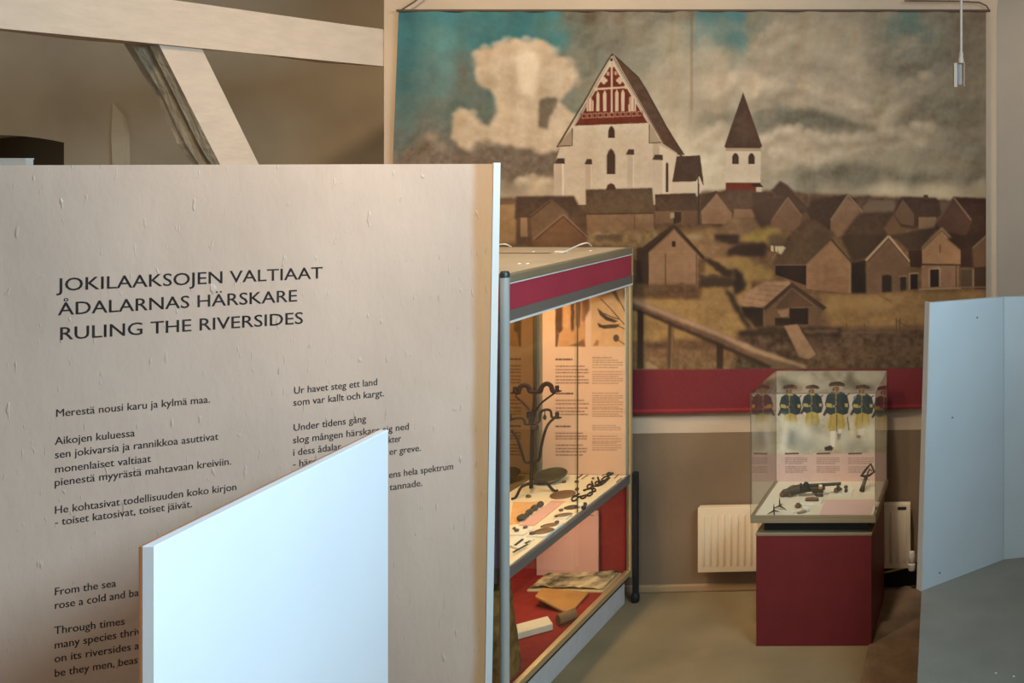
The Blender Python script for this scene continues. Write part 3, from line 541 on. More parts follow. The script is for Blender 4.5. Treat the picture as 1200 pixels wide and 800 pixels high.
def print_grid(name, tl, tr, br, bl, nx, ny, canvas, m, parent, light, ripple=None, inv=None):
    u = np.linspace(0, 1, nx); v = np.linspace(0, 1, ny); U, V = np.meshgrid(u, v); U = U.ravel()[:, None]; V = V.ravel()[:, None]
    A = [np.array(p, float) for p in (tl, tr, br, bl)]
    W = (A[0]*(1-U)+A[1]*U)*(1-V) + (A[3]*(1-U)+A[2]*U)*V
    px = CX+F*W[:, 0]/W[:, 1]; py = CY+F*(H-W[:, 2])/W[:, 1]
    C = lin(canvas.sample(px, py))/np.array(light)
    if ripple is not None: W[:, 1] += ripple(U[:, 0], V[:, 0])
    if inv is not None:
        I = np.array(inv); W = W @ I[:3, :3].T + I[:3, 3]
    i = (np.arange(ny-1)[:, None]*nx+np.arange(nx-1)[None, :]).ravel()
    Fc = np.stack([i, i+nx, i+nx+1, i+1], 1).astype(np.int32)
    me = bpy.data.meshes.new(name); me.vertices.add(len(W)); me.vertices.foreach_set('co', W.astype(np.float32).ravel())
    me.loops.add(Fc.size); me.loops.foreach_set('vertex_index', Fc.ravel()); me.polygons.add(len(Fc))
    me.polygons.foreach_set('loop_start', np.arange(0, Fc.size, 4, dtype=np.int32)); me.update(calc_edges=True)
    a = me.color_attributes.new('print', 'FLOAT_COLOR', 'POINT'); a.data.foreach_set('color', np.c_[np.clip(C, 0, 1), np.ones(len(C))].astype(np.float32).ravel())
    me.polygons.foreach_set('use_smooth', np.ones(len(Fc), bool))
    return link(name, me, m, parent)

def letters(lines, parent, m, name, label=None):
    """lines: (text, start point, end point (baseline), up vector, size, normal); each line is fitted between its two points; one mesh per block"""
    V, Fs = [], []
    for txt, a, b_, up, size, nrm in lines:
        cu = bpy.data.curves.new('t', 'FONT'); cu.body = txt; cu.size = size; cu.resolution_u = 3; cu.extrude = .0; cu.offset = 0
        o = bpy.data.objects.new('t', cu); COL.objects.link(o); dg = bpy.context.evaluated_depsgraph_get(); dg.update()
        me = bpy.data.meshes.new_from_object(o.evaluated_get(dg)); bpy.data.objects.remove(o); bpy.data.curves.remove(cu)
        co = np.empty(len(me.vertices)*3); me.vertices.foreach_get('co', co); co = co.reshape(-1, 3)
        d = np.array(b_)-np.array(a); L = np.linalg.norm(d); k = L/co[:, 0].max(); d = d/L
        W = np.array(a)+co[:, :1]*k*d+co[:, 1:2]*np.array(up)+np.array(nrm)*.0006
        for sh in (-.009, .009):                                  # stroke weight
            base = len(V); V += [tuple(p) for p in W+d*sh*size]; Fs += [tuple(base+i for i in p.vertices) for p in me.polygons]
        bpy.data.meshes.remove(me)
    me = bpy.data.meshes.new(name); me.from_pydata(V, [], Fs); me.update(); return link(name, me, m, parent, None, label)

def arc(c, r, a0, a1, n, plane='xz'):
    out = []
    for i in range(n+1):
        t = math.radians(a0+(a1-a0)*i/n); x, y = r*math.cos(t), r*math.sin(t)
        out.append(Vector(c)+(Vector((x, 0, y)) if plane == 'xz' else Vector((x, y, 0))))
    return out
def bez(pts, n=6):                                            # Catmull-Rom through points
    P = [Vector(p) for p in pts]; out = []
    for i in range(len(P)-1):
        p0, p1, p2, p3 = P[max(i-1, 0)], P[i], P[i+1], P[min(i+2, len(P)-1)]
        for k in range(n):
            t = k/n; out.append(.5*((2*p1)+(p2-p0)*t+(2*p0-5*p1+4*p2-p3)*t*t+(3*p1-p0-3*p2+p3)*t**3))
    return out+[P[-1]]
# ---------------------------------------------------------------- materials in use
ALU = mat('brushed_aluminium', (168, 172, 172), .35, .85, var=.06, scale=6, stretch=(30, 30, 1))
STEEL = mat('grey_tube_steel', (200, 204, 196), .26, .4)
DARKCAP = mat('dark_cap', (58, 58, 54), .4, .3)
OLIVEALU = mat('olive_anodised_rail', (150, 134, 104), .45, .35, var=.06, scale=5)
GREYRAIL = mat('grey_rail', (122, 114, 104), .5, .35)
BRASS = mat('champagne_profile', (206, 176, 126), .4, .5)
REDBAND = mat('crimson_band', (164, 52, 66), .45, 0, .4, var=.08, scale=4)
REDCLOTH = mat('red_felt', (142, 44, 38), .9, 0, .1, var=.1, scale=30, bump=.1, bscale=200)
MAROON = mat('maroon_laminate', (106, 30, 34), .5, 0, .4, var=.08, scale=12, bump=.05, bscale=120)
CREAMDECK = mat('cream_deck', (236, 214, 174), .7)
WHITEDECK = mat('white_deck', (222, 212, 188), .6)
CARDM = mat('white_card', (232, 222, 200), .6)
PINKCARD = mat('pink_text_card', (222, 166, 146), .6, var=.03, scale=4)
ORANGECARD = mat('orange_card', (228, 168, 104), .7, var=.08, scale=20)
IRON = mat('dark_forged_iron', (52, 40, 32), .6, .4, var=.3, scale=40, bump=.3, bscale=90)
RUST = mat('rust_brown_relic', (104, 74, 50), .8, .1, var=.3, scale=40, bump=.3, bscale=80)
DARKRELIC = mat('dark_relic', (64, 52, 40), .75, .1, var=.3, scale=50, bump=.3, bscale=90)
OLIVEPLATE = mat('dark_olive_plate', (78, 74, 50), .45, .3, var=.25, scale=20, bump=.15, bscale=40)
COPPER = mat('brown_metal_disc', (126, 92, 62), .6, .25, var=.2, scale=30)
GLASS = glass_mat('case_glass', (.97, .98, .96), 1.22)
HOODGLASS = glass_mat('hood_acrylic', (.98, .985, .98), 1.75)
WIRE = mat('white_cable', (226, 214, 196), .5)
INKM = mat('dark_brown_lettering', (58, 48, 44), .7)
BLACK = mat('black_rubber', (22, 22, 22), .6)

# ---------------------------------------------------------------- setting
WALLM = mat('limewashed_plaster', (198, 174, 147), .9, 0, .1, var=.06, scale=3, bump=.25, bscale=14)
DADO = mat('brown_grey_dado', (132, 109, 85), .8, 0, .2, var=.10, scale=2.5, bump=.2, bscale=14)
BACKPL = mat('old_brown_plaster', (190, 170, 140), .9, 0, .1, var=.13, scale=1.6, bump=.5, bscale=6)
TIMBER = mat('cream_painted_timber', (210, 186, 161), .75, 0, .2, var=.05, scale=6, bump=.35, bscale=12, stretch=(4, 1, 4))
ROUGHT = mat('worn_grey_timber', (158, 144, 120), .85, 0, .2, var=.15, scale=5, bump=.8, bscale=10, stretch=(6, 6, 1))
CARPET = mat('olive_brown_carpet', (144, 125, 93), .95, 0, .05, var=.10, scale=4, bump=.35, bscale=260)
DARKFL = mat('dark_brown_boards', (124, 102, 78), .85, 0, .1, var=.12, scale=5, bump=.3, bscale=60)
PLATM = mat('grey_green_floor', (126, 122, 110), .8, 0, .2, var=.08, scale=6, bump=.2, bscale=120)
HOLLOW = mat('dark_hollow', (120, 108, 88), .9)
REVEAL = mat('pale_recess_plaster', (206, 190, 170), .9, 0, .1, var=.05, scale=3, bump=.2, bscale=10)

TH = math.atan(.05)
def wallY(X, off=0.): return 4.763+.05*(X+1.615)-off
CEIL = 4.2
def WP(X, Z, off=0.): return Vector((X, wallY(X, off), Z))
m = MB(); XL, XR = -2.98, -.052
right = [(XR, 0), (XR, 2.74)]+[(XR-.02+.42*(1-math.cos(t))+.02, 2.76+.62*math.sin(t)) for t in np.linspace(.05, 1.5, 10)]
m.prism([WP(x, z) for x, z in [(XL, .766), (XR, .766)]+right[1:]+[(right[-1][0], CEIL), (XL, CEIL)]], (0, .05, 0)); wall = m.build('wall_back', WALLM, None, False, 'structure')
m = MB(); m.prism([WP(XL, 0, .006), WP(XR, 0, .006), WP(XR, .766, .006), WP(XL, .766, .006)], (0, .05, 0)); m.build('wall_dado', DADO, None, False, 'structure')
m = MB(); m.box(XR-.3, 2.2, 5.12, 5.32, 0, CEIL); m.build('wall_recess', REVEAL, None, False, 'structure')
# wall behind the timbers, with an arched dark doorway at its left
m = MB(); Yb = 5.6
def bp(px, py): return at_y(px, py, Yb)
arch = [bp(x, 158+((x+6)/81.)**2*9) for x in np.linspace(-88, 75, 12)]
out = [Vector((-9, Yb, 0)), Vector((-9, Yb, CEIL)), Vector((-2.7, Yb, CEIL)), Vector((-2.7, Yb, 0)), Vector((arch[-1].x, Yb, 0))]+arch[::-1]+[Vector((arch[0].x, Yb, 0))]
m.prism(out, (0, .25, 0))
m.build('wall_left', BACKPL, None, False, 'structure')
m = MB()
r0 = [bp(136, 121), bp(147, 134), bp(152, 160), bp(153, 230), bp(153, 700), bp(136, 700), bp(137, 230), bp(134, 160)]
m.prism(r0, (0, -.02, 0)); o = m.build('trim_1', mat('pale_plaster_patch', (208, 188, 156), .9, 0, .1, var=.1, scale=6, bump=.4, bscale=10), None, True, 'structure')
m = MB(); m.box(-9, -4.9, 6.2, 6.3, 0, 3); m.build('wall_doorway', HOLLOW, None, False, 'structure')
# unseen right wall, set close and its high sill shaped to cut the daylight slantwise
m = MB(); RX = .95; wy0, wy1, wz0, wz1 = .4, 2.6, 2.35, 3.55
for a in ((-1.5, wy0, 0, CEIL), (wy1, 5.12, 0, CEIL), (wy0, wy1, 0, wz0), (wy0, wy1, wz1, CEIL)): m.box(RX, RX+.3, *a)
m.build('wall_right', WALLM, None, False, 'structure')
m = MB()
for a in ((wy0, wy0+.06, wz0, wz1), (wy1-.06, wy1, wz0, wz1), (wy0+.06, wy1-.06, wz0, wz0+.06), (wy0+.06, wy1-.06, wz1-.06, wz1), (1.47, 1.53, wz0+.06, wz1-.06)): m.box(RX+.14, RX+.20, *a)
m.build('window_1', mat('white_window_paint', (230, 226, 216), .5), None, False, 'structure')
m = MB(); m.box(-9, 2.2, -1.5, 6.4, CEIL, CEIL+.1); m.build('ceiling', WALLM, None, False, 'structure')
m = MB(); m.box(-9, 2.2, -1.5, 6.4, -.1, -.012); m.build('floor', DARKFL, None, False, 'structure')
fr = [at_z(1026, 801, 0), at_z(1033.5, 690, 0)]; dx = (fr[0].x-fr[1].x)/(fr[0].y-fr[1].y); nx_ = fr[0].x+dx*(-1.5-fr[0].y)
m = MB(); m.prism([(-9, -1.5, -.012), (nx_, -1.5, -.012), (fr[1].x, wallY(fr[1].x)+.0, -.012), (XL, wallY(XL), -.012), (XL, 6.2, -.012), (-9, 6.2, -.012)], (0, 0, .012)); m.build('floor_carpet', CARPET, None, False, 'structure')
m = MB()
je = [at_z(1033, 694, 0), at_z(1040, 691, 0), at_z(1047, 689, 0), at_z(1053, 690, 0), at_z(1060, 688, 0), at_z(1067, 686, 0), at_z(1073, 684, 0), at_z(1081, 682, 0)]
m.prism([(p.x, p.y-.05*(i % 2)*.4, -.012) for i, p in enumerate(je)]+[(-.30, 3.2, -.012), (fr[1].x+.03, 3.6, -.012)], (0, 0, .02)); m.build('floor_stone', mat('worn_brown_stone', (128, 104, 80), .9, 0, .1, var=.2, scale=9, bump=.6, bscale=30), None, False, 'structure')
m = MB(); m.prism([WP(fr[1].x, 0, .012), WP(-.06, 0, .012), WP(-.06, .115, .012), WP(-.35, .10, .012), WP(-.5, .13, .012), WP(fr[1].x, .09, .012)], (0, .02, 0)); m.build('gap_shade_strip', mat('gap_shade_black', (24, 20, 16), .9), None, False, 'structure')  # flat black strip standing in for the dark of a gap under the radiator
m = MB(); m.box(XL, -.62, -.02, 0, 0, .035, .006); o = m.build('baseboard_back', mat('tan_baseboard', (168, 138, 100), .7), None, False, 'structure'); o.location = (0, 4.763+.05*1.615, 0); o.rotation_euler = (0, 0, TH)
# raised floor the photographer stands on
PZ = .5
e0, e1 = at_z(1074.5, 801, PZ), at_z(1079.5, 692, PZ); ex = (e1.x-e0.x)/(e1.y-e0.y)
m = MB(); m.prism([(e0.x+ex*(-1.5-e0.y), -1.5, 0), (e1.x, e1.y+.02, 0), (.45, 4.38, 0), (RX, 4.38, 0), (RX, -1.5, 0)], (0, 0, PZ)); m.build('floor_platform', PLATM, None, False, 'structure')

# ---------------------------------------------------------------- banner on the back wall
mural_c = paint_mural()
LT_MURAL = (.98, .98, 1.0)
def on_mural(px, py): 
    return at_plane(px, py, (-1.615, 4.763-.035, 0), (.05, -1, 0))
BT = thing('painted_banner', 'wide cloth banner printed with a church, bell tower and wooden village under clouds', 'banner', on_mural(805, 484))
inv = Matrix.Translation(-BT.location)
PR = print_mat('printed_cloth')
def rip(U, V):
    a = np.exp(-V*2.2)
    return .0035*a*(np.sin(U*88)+.7*np.sin(U*141+1)+.6*np.sin(U*57+2.)) - .010*np.exp(-((U-.4985)/.006)**2)*np.exp(-V*3.) + .004*np.sin(U*9)*(1-a)
tl, tr, br, bl = on_mural(466.5, 13), on_mural(1155.5, 14), on_mural(1155.5, 477.5), on_mural(449, 491)
print_grid('printed_cloth', tl, tr, br, bl, 830, 570, mural_c, PR, BT, LT_MURAL, rip, inv)
DKW = mat('dark_brown_wood', (92, 72, 54), .7)
m = MB(); a, b_ = on_mural(465, 12.5)-BT.location, on_mural(1160.5, 12.5)-BT.location; m.tube([a, b_], .0065, 8); m.build('hanging_rail', DKW, BT, True)
for p in ([(470, 12.5), (485, 3), (508, -14)], [(1159.5, 12.5), (1156, 7), (1148, 3), (1120, 1.5), (1060, 1)]):
    m = MB(); m.tube([on_mural(*q)-BT.location+Vector((0, -.004, 0)) for q in p], .004, 6); m.build('hanging_cord', DKW, BT, True)

# ---------------------------------------------------------------- timbers at the upper left
m = MB()
b0, b1 = Vector((-3.416, 3.33, 0)), Vector((-2.955, 4.80, 0)); d = (b1-b0).normalized(); nL = Vector((-d.y, d.x, 0)); s0 = b0-d*2.2
rnd = random.Random(4)
secs = []
for i in range(13):
    p = s0+(b1-s0)*i/12; j = lambda a: rnd.uniform(-a, a)
    hi = 2.715+.012*(i == 99)
    secs.append([m.b.verts.new(p+Vector((0, 0, 2.54+j(.002)))), m.b.verts.new(p+Vector((0, 0, hi+j(.003)))), m.b.verts.new(p+nL*.15+Vector((0, 0, hi+j(.004)))), m.b.verts.new(p+nL*(.15+j(.01))+Vector((0, 0, 2.545+j(.008))))])
for a, c in zip(secs, secs[1:]):
    for k in range(4): m.b.faces.new((a[k], a[(k+1) % 4], c[(k+1) % 4], c[k]))
m.b.faces.new(secs[0]); m.b.faces.new(secs[-1][::-1]); bmesh.ops.recalc_face_normals(m.b, faces=m.b.faces[:])
tag(m.build('tie_beam', TIMBER), 'cream painted horizontal roof beam running into the wall beside the banner', 'beam')
# brace: bright right face lies in the beam's face plane, rough grey face towards the camera
n_face = Vector((d.y, -d.x, 0))
def onb(px, py, back=0.): return at_plane(px, py, b0-n_face*(.018)+nL*back, n_face)
BR = thing('timber_brace', 'slanting timber brace under the roof beam, pale smooth side and rough grey side', 'beam')
T = [(184, 48), (243, 64)]; 
def brace_line(t, z):    # point at height z on the brace edges in the face plane
    pa, pb = onb(*t[0]), onb(*t[1]); k = (z-pa.z)/(pb.z-pa.z); return pa+(pb-pa)*k
eL, eR = ((184, 48), (256.5, 190)), ((238, 60), (302, 190))
zs = np.linspace(2.548, .02, 14); rows = []
m = MB(); m2 = MB()
for i, z in enumerate(zs):
    l, r_ = brace_line(eL, z), brace_line(eR, z); t = .165+.012*math.sin(z*9)-.03*max(0, min(1, (2.5-z)/.45)); rows.append((l, r_, l+nL*t+d*(-.012+.012*math.sin(z*14)), r_+nL*t))
V = [[m.b.verts.new(p) for p in r_] for r_ in rows]
for a, c in zip(V, V[1:]):
    for i, k in ((0, 1), (1, 3)): m.b.faces.new((a[i], a[k], c[k], c[i]))
m.b.faces.new((V[0][0], V[0][1], V[0][3], V[0][2])); m.b.faces.new((V[-1][0], V[-1][2], V[-1][3], V[-1][1])); 
for v in m.b.verts: pass
bmesh.ops.recalc_face_normals(m.b, faces=m.b.faces[:]); m.build('smooth_faces', TIMBER, BR, False)
NS = 7
V = []
for j, (l, _, lb, rb) in enumerate(rows):
    row_ = []
    for k in range(NS+1):
        p = l+(lb-l)*k/NS
        q = (0, .0, -.004, .020, .004, -.006, .003, 0)[k]+.004*math.sin(j*1.7+k)*(0 < k < NS)
        row_.append(m2.b.verts.new(p+d*q))
    row_.append(m2.b.verts.new(rb)); V.append(row_)
for a, c in zip(V, V[1:]):
    for k in range(NS+1): m2.b.faces.new((a[k], c[k], c[k+1], a[k+1]))
m2.build('rough_face', ROUGHT, BR, False, None, 'rough grey cracked side')

# ---------------------------------------------------------------- info panel with the Finnish and Swedish verse
PAINT = mat('beige_brushed_paint', (194, 168, 147), .42, 0, .5, var=.13, scale=1.9, bump=.5, bscale=13, stretch=(1, 1, .45))
nt = PAINT.node_tree                                          # brush strokes and a soft-edged tan strip along the right edge
bsdf = nt.nodes['Principled BSDF']; src = bsdf.inputs['Base Color'].links[0].from_socket
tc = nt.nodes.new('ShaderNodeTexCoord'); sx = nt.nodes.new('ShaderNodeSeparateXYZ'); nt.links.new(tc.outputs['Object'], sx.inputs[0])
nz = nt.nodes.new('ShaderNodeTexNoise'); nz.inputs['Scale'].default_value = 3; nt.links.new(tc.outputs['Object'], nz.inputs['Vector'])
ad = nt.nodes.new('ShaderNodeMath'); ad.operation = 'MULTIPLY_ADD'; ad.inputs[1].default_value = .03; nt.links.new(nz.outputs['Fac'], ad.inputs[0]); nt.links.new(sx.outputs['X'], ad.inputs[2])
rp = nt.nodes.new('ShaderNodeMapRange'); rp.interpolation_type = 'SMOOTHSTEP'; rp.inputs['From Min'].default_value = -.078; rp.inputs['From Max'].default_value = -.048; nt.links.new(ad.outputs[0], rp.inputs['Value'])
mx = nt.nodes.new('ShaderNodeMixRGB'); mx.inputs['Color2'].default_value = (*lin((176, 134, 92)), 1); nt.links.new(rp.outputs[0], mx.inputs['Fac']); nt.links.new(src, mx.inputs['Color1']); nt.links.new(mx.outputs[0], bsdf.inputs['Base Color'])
fn = nt.nodes.new('ShaderNodeTexNoise'); fm = nt.nodes.new('ShaderNodeMapping'); fm.inputs['Scale'].default_value = (1.6, 1, .4); nt.links.new(tc.outputs['Object'], fm.inputs[0]); nt.links.new(fm.outputs[0], fn.inputs['Vector']); fn.inputs['Scale'].default_value = 40; fn.inputs['Detail'].default_value = 2
fr_ = nt.nodes.new('ShaderNodeMapRange'); fr_.inputs['From Min'].default_value = .66; fr_.inputs['From Max'].default_value = .76; nt.links.new(fn.outputs['Fac'], fr_.inputs['Value'])
fb = nt.nodes.new('ShaderNodeBump'); fb.inputs['Strength'].default_value = .6; fb.inputs['Distance'].default_value = .004; nt.links.new(fr_.outputs[0], fb.inputs['Height'])
nt.links.new(bsdf.inputs['Normal'].links[0].from_socket, fb.inputs['Normal']); nt.links.new(fb.outputs['Normal'], bsdf.inputs['Normal'])   # paint runs
ipR = Vector((-.5165*3.3, 3.3, 0)); ang = math.atan(.6); ipd = Vector((math.cos(ang), math.sin(ang), 0)); ipn = Vector((math.sin(ang), -math.cos(ang), 0))
IP = thing('info_panel', 'tall beige exhibition panel with three line capital title and verses in dark lettering', 'panel', ipR, ang)
ipM = Matrix.Translation(ipR) @ Matrix.Rotation(ang, 4, 'Z'); ipI = ipM.inverted()
def ipl(px, py): return ipI @ at_plane(px, py, ipR, ipn)
top = ipl(576, 192).z; lw = 1.62
m = MB()
tr_, br_ = ipl(578, 192), ipl(568, 801); brx = br_.x+(br_.x-tr_.x)*(br_.z/(tr_.z-br_.z))
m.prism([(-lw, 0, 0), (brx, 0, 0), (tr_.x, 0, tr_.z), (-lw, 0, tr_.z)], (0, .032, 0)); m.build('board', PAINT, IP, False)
a0, a1 = ipl(578, 191), ipl(586.5, 191); w = a1.x-a0.x
m = MB(); m.prism([(brx+.001, -.003, 0), (brx+w, -.003, 0), (tr_.x+w, -.003, tr_.z+.004), (tr_.x+.001, -.003, tr_.z+.004)], (0, .04, 0)); m.build('edge_profile', mat('white_edge_profile', (214, 218, 214), .35, .2), IP, False, None, 'white metal edge strip')
nrm = (0, -1, 0)
def L(txt, x0, y0, x1, y1, size, nudge=0):
    return (txt, ipl(x0, y0), ipl(x1, y1), (0, 0, 1), size, nrm)
ts = .052
def PARA(lines, counts, name):
    i = 0
    for n in counts: letters(lines[i:i+n], IP, INKM, name); i += n
PARA([L('JOKILAAKSOJEN VALTIAAT', 68, 341, 378, 326, ts), L('ÅDALARNAS HÄRSKARE', 68, 369.5, 348, 353, ts), L('RULING THE RIVERSIDES', 68.5, 398.5, 355, 379, ts)], [1, 1, 1], 'title_lettering')
bs = .031
def SL(y): return -(y-190)*.000345*1.0                        # baseline slope at height y in the left column
PARA([L('Merestä nousi karu ja kylmä maa.', 65, 488.5, 246, 471.5, bs), L('Aikojen kuluessa', 64.5, 521, 158, 511, bs), L('sen jokivarsia ja rannikkoa asuttivat', 64, 537, 256, 515, bs), L('monenlaiset valtiaat', 64, 554, 177, 541, bs), L('pienestä myyrästä mahtavaan kreiviin.', 63.5, 569.5, 271, 544, bs), L('He kohtasivat todellisuuden koko kirjon', 63.5, 602, 277, 574, bs), L('- toiset katosivat, toiset jäivät.', 64, 616, 225, 594, bs)], [1, 4, 2], 'verse_lettering')
PARA([L('Ur havet steg ett land', 344, 461.5, 442, 451, bs), L('som var kallt och kargt.', 343.5, 475.5, 450, 464, bs), L('Under tidens gång', 343.5, 505, 429, 494, bs), L('slog mången härskare sig ned', 343, 519.5, 479, 503, bs), L('i dess ådalar', 343, 534, 400, 526.5, bs), L('- härs', 343, 547.5, 370, 544, bs), L('kter', 455, 519, 470, 517, bs), L('er greve.', 456, 533, 493, 528, bs), L('ens hela spektrum', 455.5, 560, 531, 549.5, bs), L('tannade.', 456.5, 574.5, 495, 569, bs)], [2, 4, 1, 1, 2], 'verse_lettering')
PARA([L('From the sea', 63.5, 697.5, 136, 687, bs), L('rose a cold and barren land.', 63.5, 713.5, 212, 690, bs), L('Through times', 63.5, 743, 146, 731.5, bs), L('many species thrived', 63.5, 760, 178, 741, bs), L('on its riversides and', 63.5, 776, 176, 758, bs), L('be they men, beast', 63.5, 793, 166, 776, bs)], [2, 4], 'verse_lettering')
# white panel further back whose top shows at the left edge
a = at_y(30.5, 187, 4.0)
PW = mat('white_panel_paint', (226, 222, 208), .5, 0, .4)
m = MB(); m.box(-1.1, 0, 0, .03, 0, a.z); P2 = thing('partition_panel', 'white panel behind the beige verse panel, only its top edge showing at left', 'panel', (a.x, 4.0, 0)); m.build('board', PW, P2)
m = MB(); m.box(-1.1, 0, -.003, .033, a.z, a.z+.006); m.build('top_edge', PW, P2)

# ---------------------------------------------------------------- white panel in front
WP_ = mat('white_gloss_paint', (232, 235, 236), .32, 0, .5, var=.015, scale=3, bump=.06, bscale=12)
n0, n1 = at_y(181, 640, 2.0), at_y(455, 503, 2.857)
PA = thing('partition_panel', 'low white panel in the foreground, its long face lit by the window', 'panel', (n0.x, n0.y, 0))
dd = Vector((n1.x-n0.x, n1.y-n0.y, 0)); Lp = dd.length; PA.rotation_euler = (0, 0, math.atan2(dd.y, dd.x)); zt = (n0.z+n1.z)/2
m = MB(); m.box(0, Lp, 0, .0245, 0, zt, .0015, 1); m.build('board', WP_, PA)
m = MB(); m.box(0, Lp, .0245, .031, 0, zt, .001, 1); m.build('back_veneer', mat('orange_brown_plywood', (176, 112, 66), .6, var=.12, scale=5, stretch=(2, 2, .3)), PA, False, None, 'orange brown plywood back')

# ---------------------------------------------------------------- panel at the right, standing on the raised floor
q = [at_z(1080, 692, PZ), at_z(1176, 655.5, PZ)]; q[0].z = q[1].z = PZ
RP = thing('partition_panel', 'grey white panel at the right edge, catching bluish window light at its top', 'panel', (q[0].x, q[0].y, PZ))
dv = (q[1]-q[0]); Lr = dv.length; ra = math.atan2(dv.y, dv.x); RP.rotation_euler = (0, 0, ra)
RM = Matrix.Translation(q[0]) @ Matrix.Rotation(ra, 4, 'Z'); RI = RM.inverted(); rn = Vector((math.sin(ra), -math.cos(ra), 0))
tl_, tr2 = RI @ at_plane(1090, 355, q[0], rn), RI @ at_plane(1176, 348, q[0], rn)
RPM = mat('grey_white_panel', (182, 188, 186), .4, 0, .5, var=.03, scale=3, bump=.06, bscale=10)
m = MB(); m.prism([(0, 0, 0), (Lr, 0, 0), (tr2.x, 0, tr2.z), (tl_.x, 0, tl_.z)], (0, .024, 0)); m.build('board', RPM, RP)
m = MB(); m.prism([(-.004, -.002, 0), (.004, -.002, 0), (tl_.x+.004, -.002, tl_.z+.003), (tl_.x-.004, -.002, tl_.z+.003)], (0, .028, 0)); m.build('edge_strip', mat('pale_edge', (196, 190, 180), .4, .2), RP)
m = MB(); m.prism([(Lr+.002, 0, 0), (Lr+.30, -.16, 0), (tr2.x+.30, -.16, tr2.z-.002), (tr2.x+.002, 0, tr2.z)], (0, .024, 0)); m.build('shading_leaf', RPM, RP)  # leaf added and turned from the window so the right end darkens
for px, py in ((1116, 489), (1101, 701-30), (1145, 372)):
    c = RI @ at_plane(px, py, q[0], rn); m = MB(); m.lathe([(.0, -.001), (.0035, -.001), (.0035, .002), (0, .002)], 10, Matrix.Translation((c.x, -.0005, c.z)) @ Matrix.Rotation(math.pi/2, 4, 'X')); m.build('screw_hole', mat('screw_grey', (110, 112, 112), .5, .5), RP, True)
for i, (px, py) in enumerate(((1167, 789), (1188, 793))):
    c = at_z(px, py, PZ); m = MB(); m.lump((0, 0, .002), .004, .003, .002, 0, i, .2, 1)
    single(m, 'paint_chip', PW, ('small white chip on the grey raised floor, the left one of two', 'small white chip on the grey raised floor, the one nearer the photo edge')[i], 'chip', c, 0, 'chips on the raised floor')

# ---------------------------------------------------------------- large display case
ca = -math.atan(.032); N = Vector((-1.806, 3.556, 0)); CL = 1.09
DC = thing('display_case', 'tall glass display case with crimson header and lit shelf of iron relics', 'display case', N, ca)
CM = Matrix.Translation(N) @ Matrix.Rotation(ca, 4, 'Z'); CI = CM.inverted()
def part(name, mt, *boxes, bev=0., kid=None, label=None, smooth=False, root=None):
    m = MB()
    for b in boxes: m.box(*b, bev, 2 if bev else 1) if bev else m.box(*b)
    return m.build(name, mt, kid or root or DC, smooth, None, label)
part('plinth', mat('grey_white_plinth', (196, 190, 182), .6, var=.04, scale=20), (-.78, -.03, .03, 1.07, 0, .122), bev=.003)
part('lower_deck', REDCLOTH, (-.78, -.026, .02, 1.06, .126, .145))
part('lower_rail', BRASS, (-.026, 0, .012, CL-.022, .136, .160), bev=.003)
part('lower_gasket', DARKCAP, (-.028, -.006, .012, CL-.022, .122, .136))
cp = part('corner_post', BRASS, (-.022, 0, CL-.022, CL, .122, 1.508), bev=.003)
part('corner_seam', DARKCAP, (-.0145, -.0115, CL-.0226, CL-.0215, .16, 1.505), kid=cp)
for x0, y0 in ((-.80, 0), (-.80, CL-.022)): part('corner_post', GREYRAIL, (x0, x0+.022, y0, y0+.022, 0, 1.508), bev=.003)
m = MB(); m.tube([(-.012, -.004, 0), (-.012, -.004, 1.668)], .0165, 20); pole = m.build('corner_pole', STEEL, DC, True, None, 'round grey steel corner tube')
m = MB(); m.lathe([(0, 1.668), (.0172, 1.668), (.0172, 1.682), (.013, 1.690), (0, 1.692)], 20, Matrix.Translation((-.012, -.004, 0))); m.build('pole_cap', DARKCAP, pole, True)
part('black_strip', BLACK, (.001, .026, CL-.012, CL+.012, .03, .615), bev=.004)  # plain black upright strip beside the far corner post
m = MB(); m.lathe([(0, 0), (.017, 0), (.02, .012), (.02, .03), (.014, .045), (0, .047)], 16, Matrix.Translation((.012, CL, 0))); m.build('foot', BLACK, DC, True)
sh = part('shelf', GREYRAIL, (-.434, -.004, .012, CL-.022, .568, .600), bev=.002)
part('shelf_lip', ALU, (-.012, -.002, .012, CL-.022, .600, .611), kid=sh)
part('deck_cloth', CREAMDECK, (-.434, -.012, .012, CL-.04, .600, .612), kid=sh)
MIRR = mat('dark_mirror_back', (130, 110, 72), .04, .8, .6)
part('mirror_back', MIRR, (-.446, -.436, .012, CL-.022, .612, 1.505)); part('lower_back', REDCLOTH, (-.446, -.436, .012, CL-.022, .145, .566))
part('lower_end_panel', REDCLOTH, (-.434, -.022, CL-.034, CL-.022, .145, .566))
eb = part('end_board', CARDM, (-.434, -.022, CL-.036, CL-.022, .612, 1.506))
wl = lambda x, y, z: CM @ Vector((x, y, z))
ye = CL-.0365
print_grid('printed_text_sheet', wl(-.432, ye, 1.505), wl(-.023, ye, 1.505), wl(-.023, ye, .6125), wl(-.432, ye, .6125), 300, 620, paint_case_board(), print_mat('printed_sheet', .6, .3), eb, (.96, .90, .80), None, CI)
part('channel', ALU, (-.436, -.424, CL-.05, CL-.037, .612, 1.505)); part('channel', OLIVEALU, (-.424, -.415, CL-.046, CL-.037, .612, 1.505))
lb = part('near_end_board', mat('lilac_grey_board', (140, 128, 142), .6), (-.60, -.034, .004, .014, .612, 1.508), label='lilac grey printed board')
m = MB(); rr = random.Random(5)
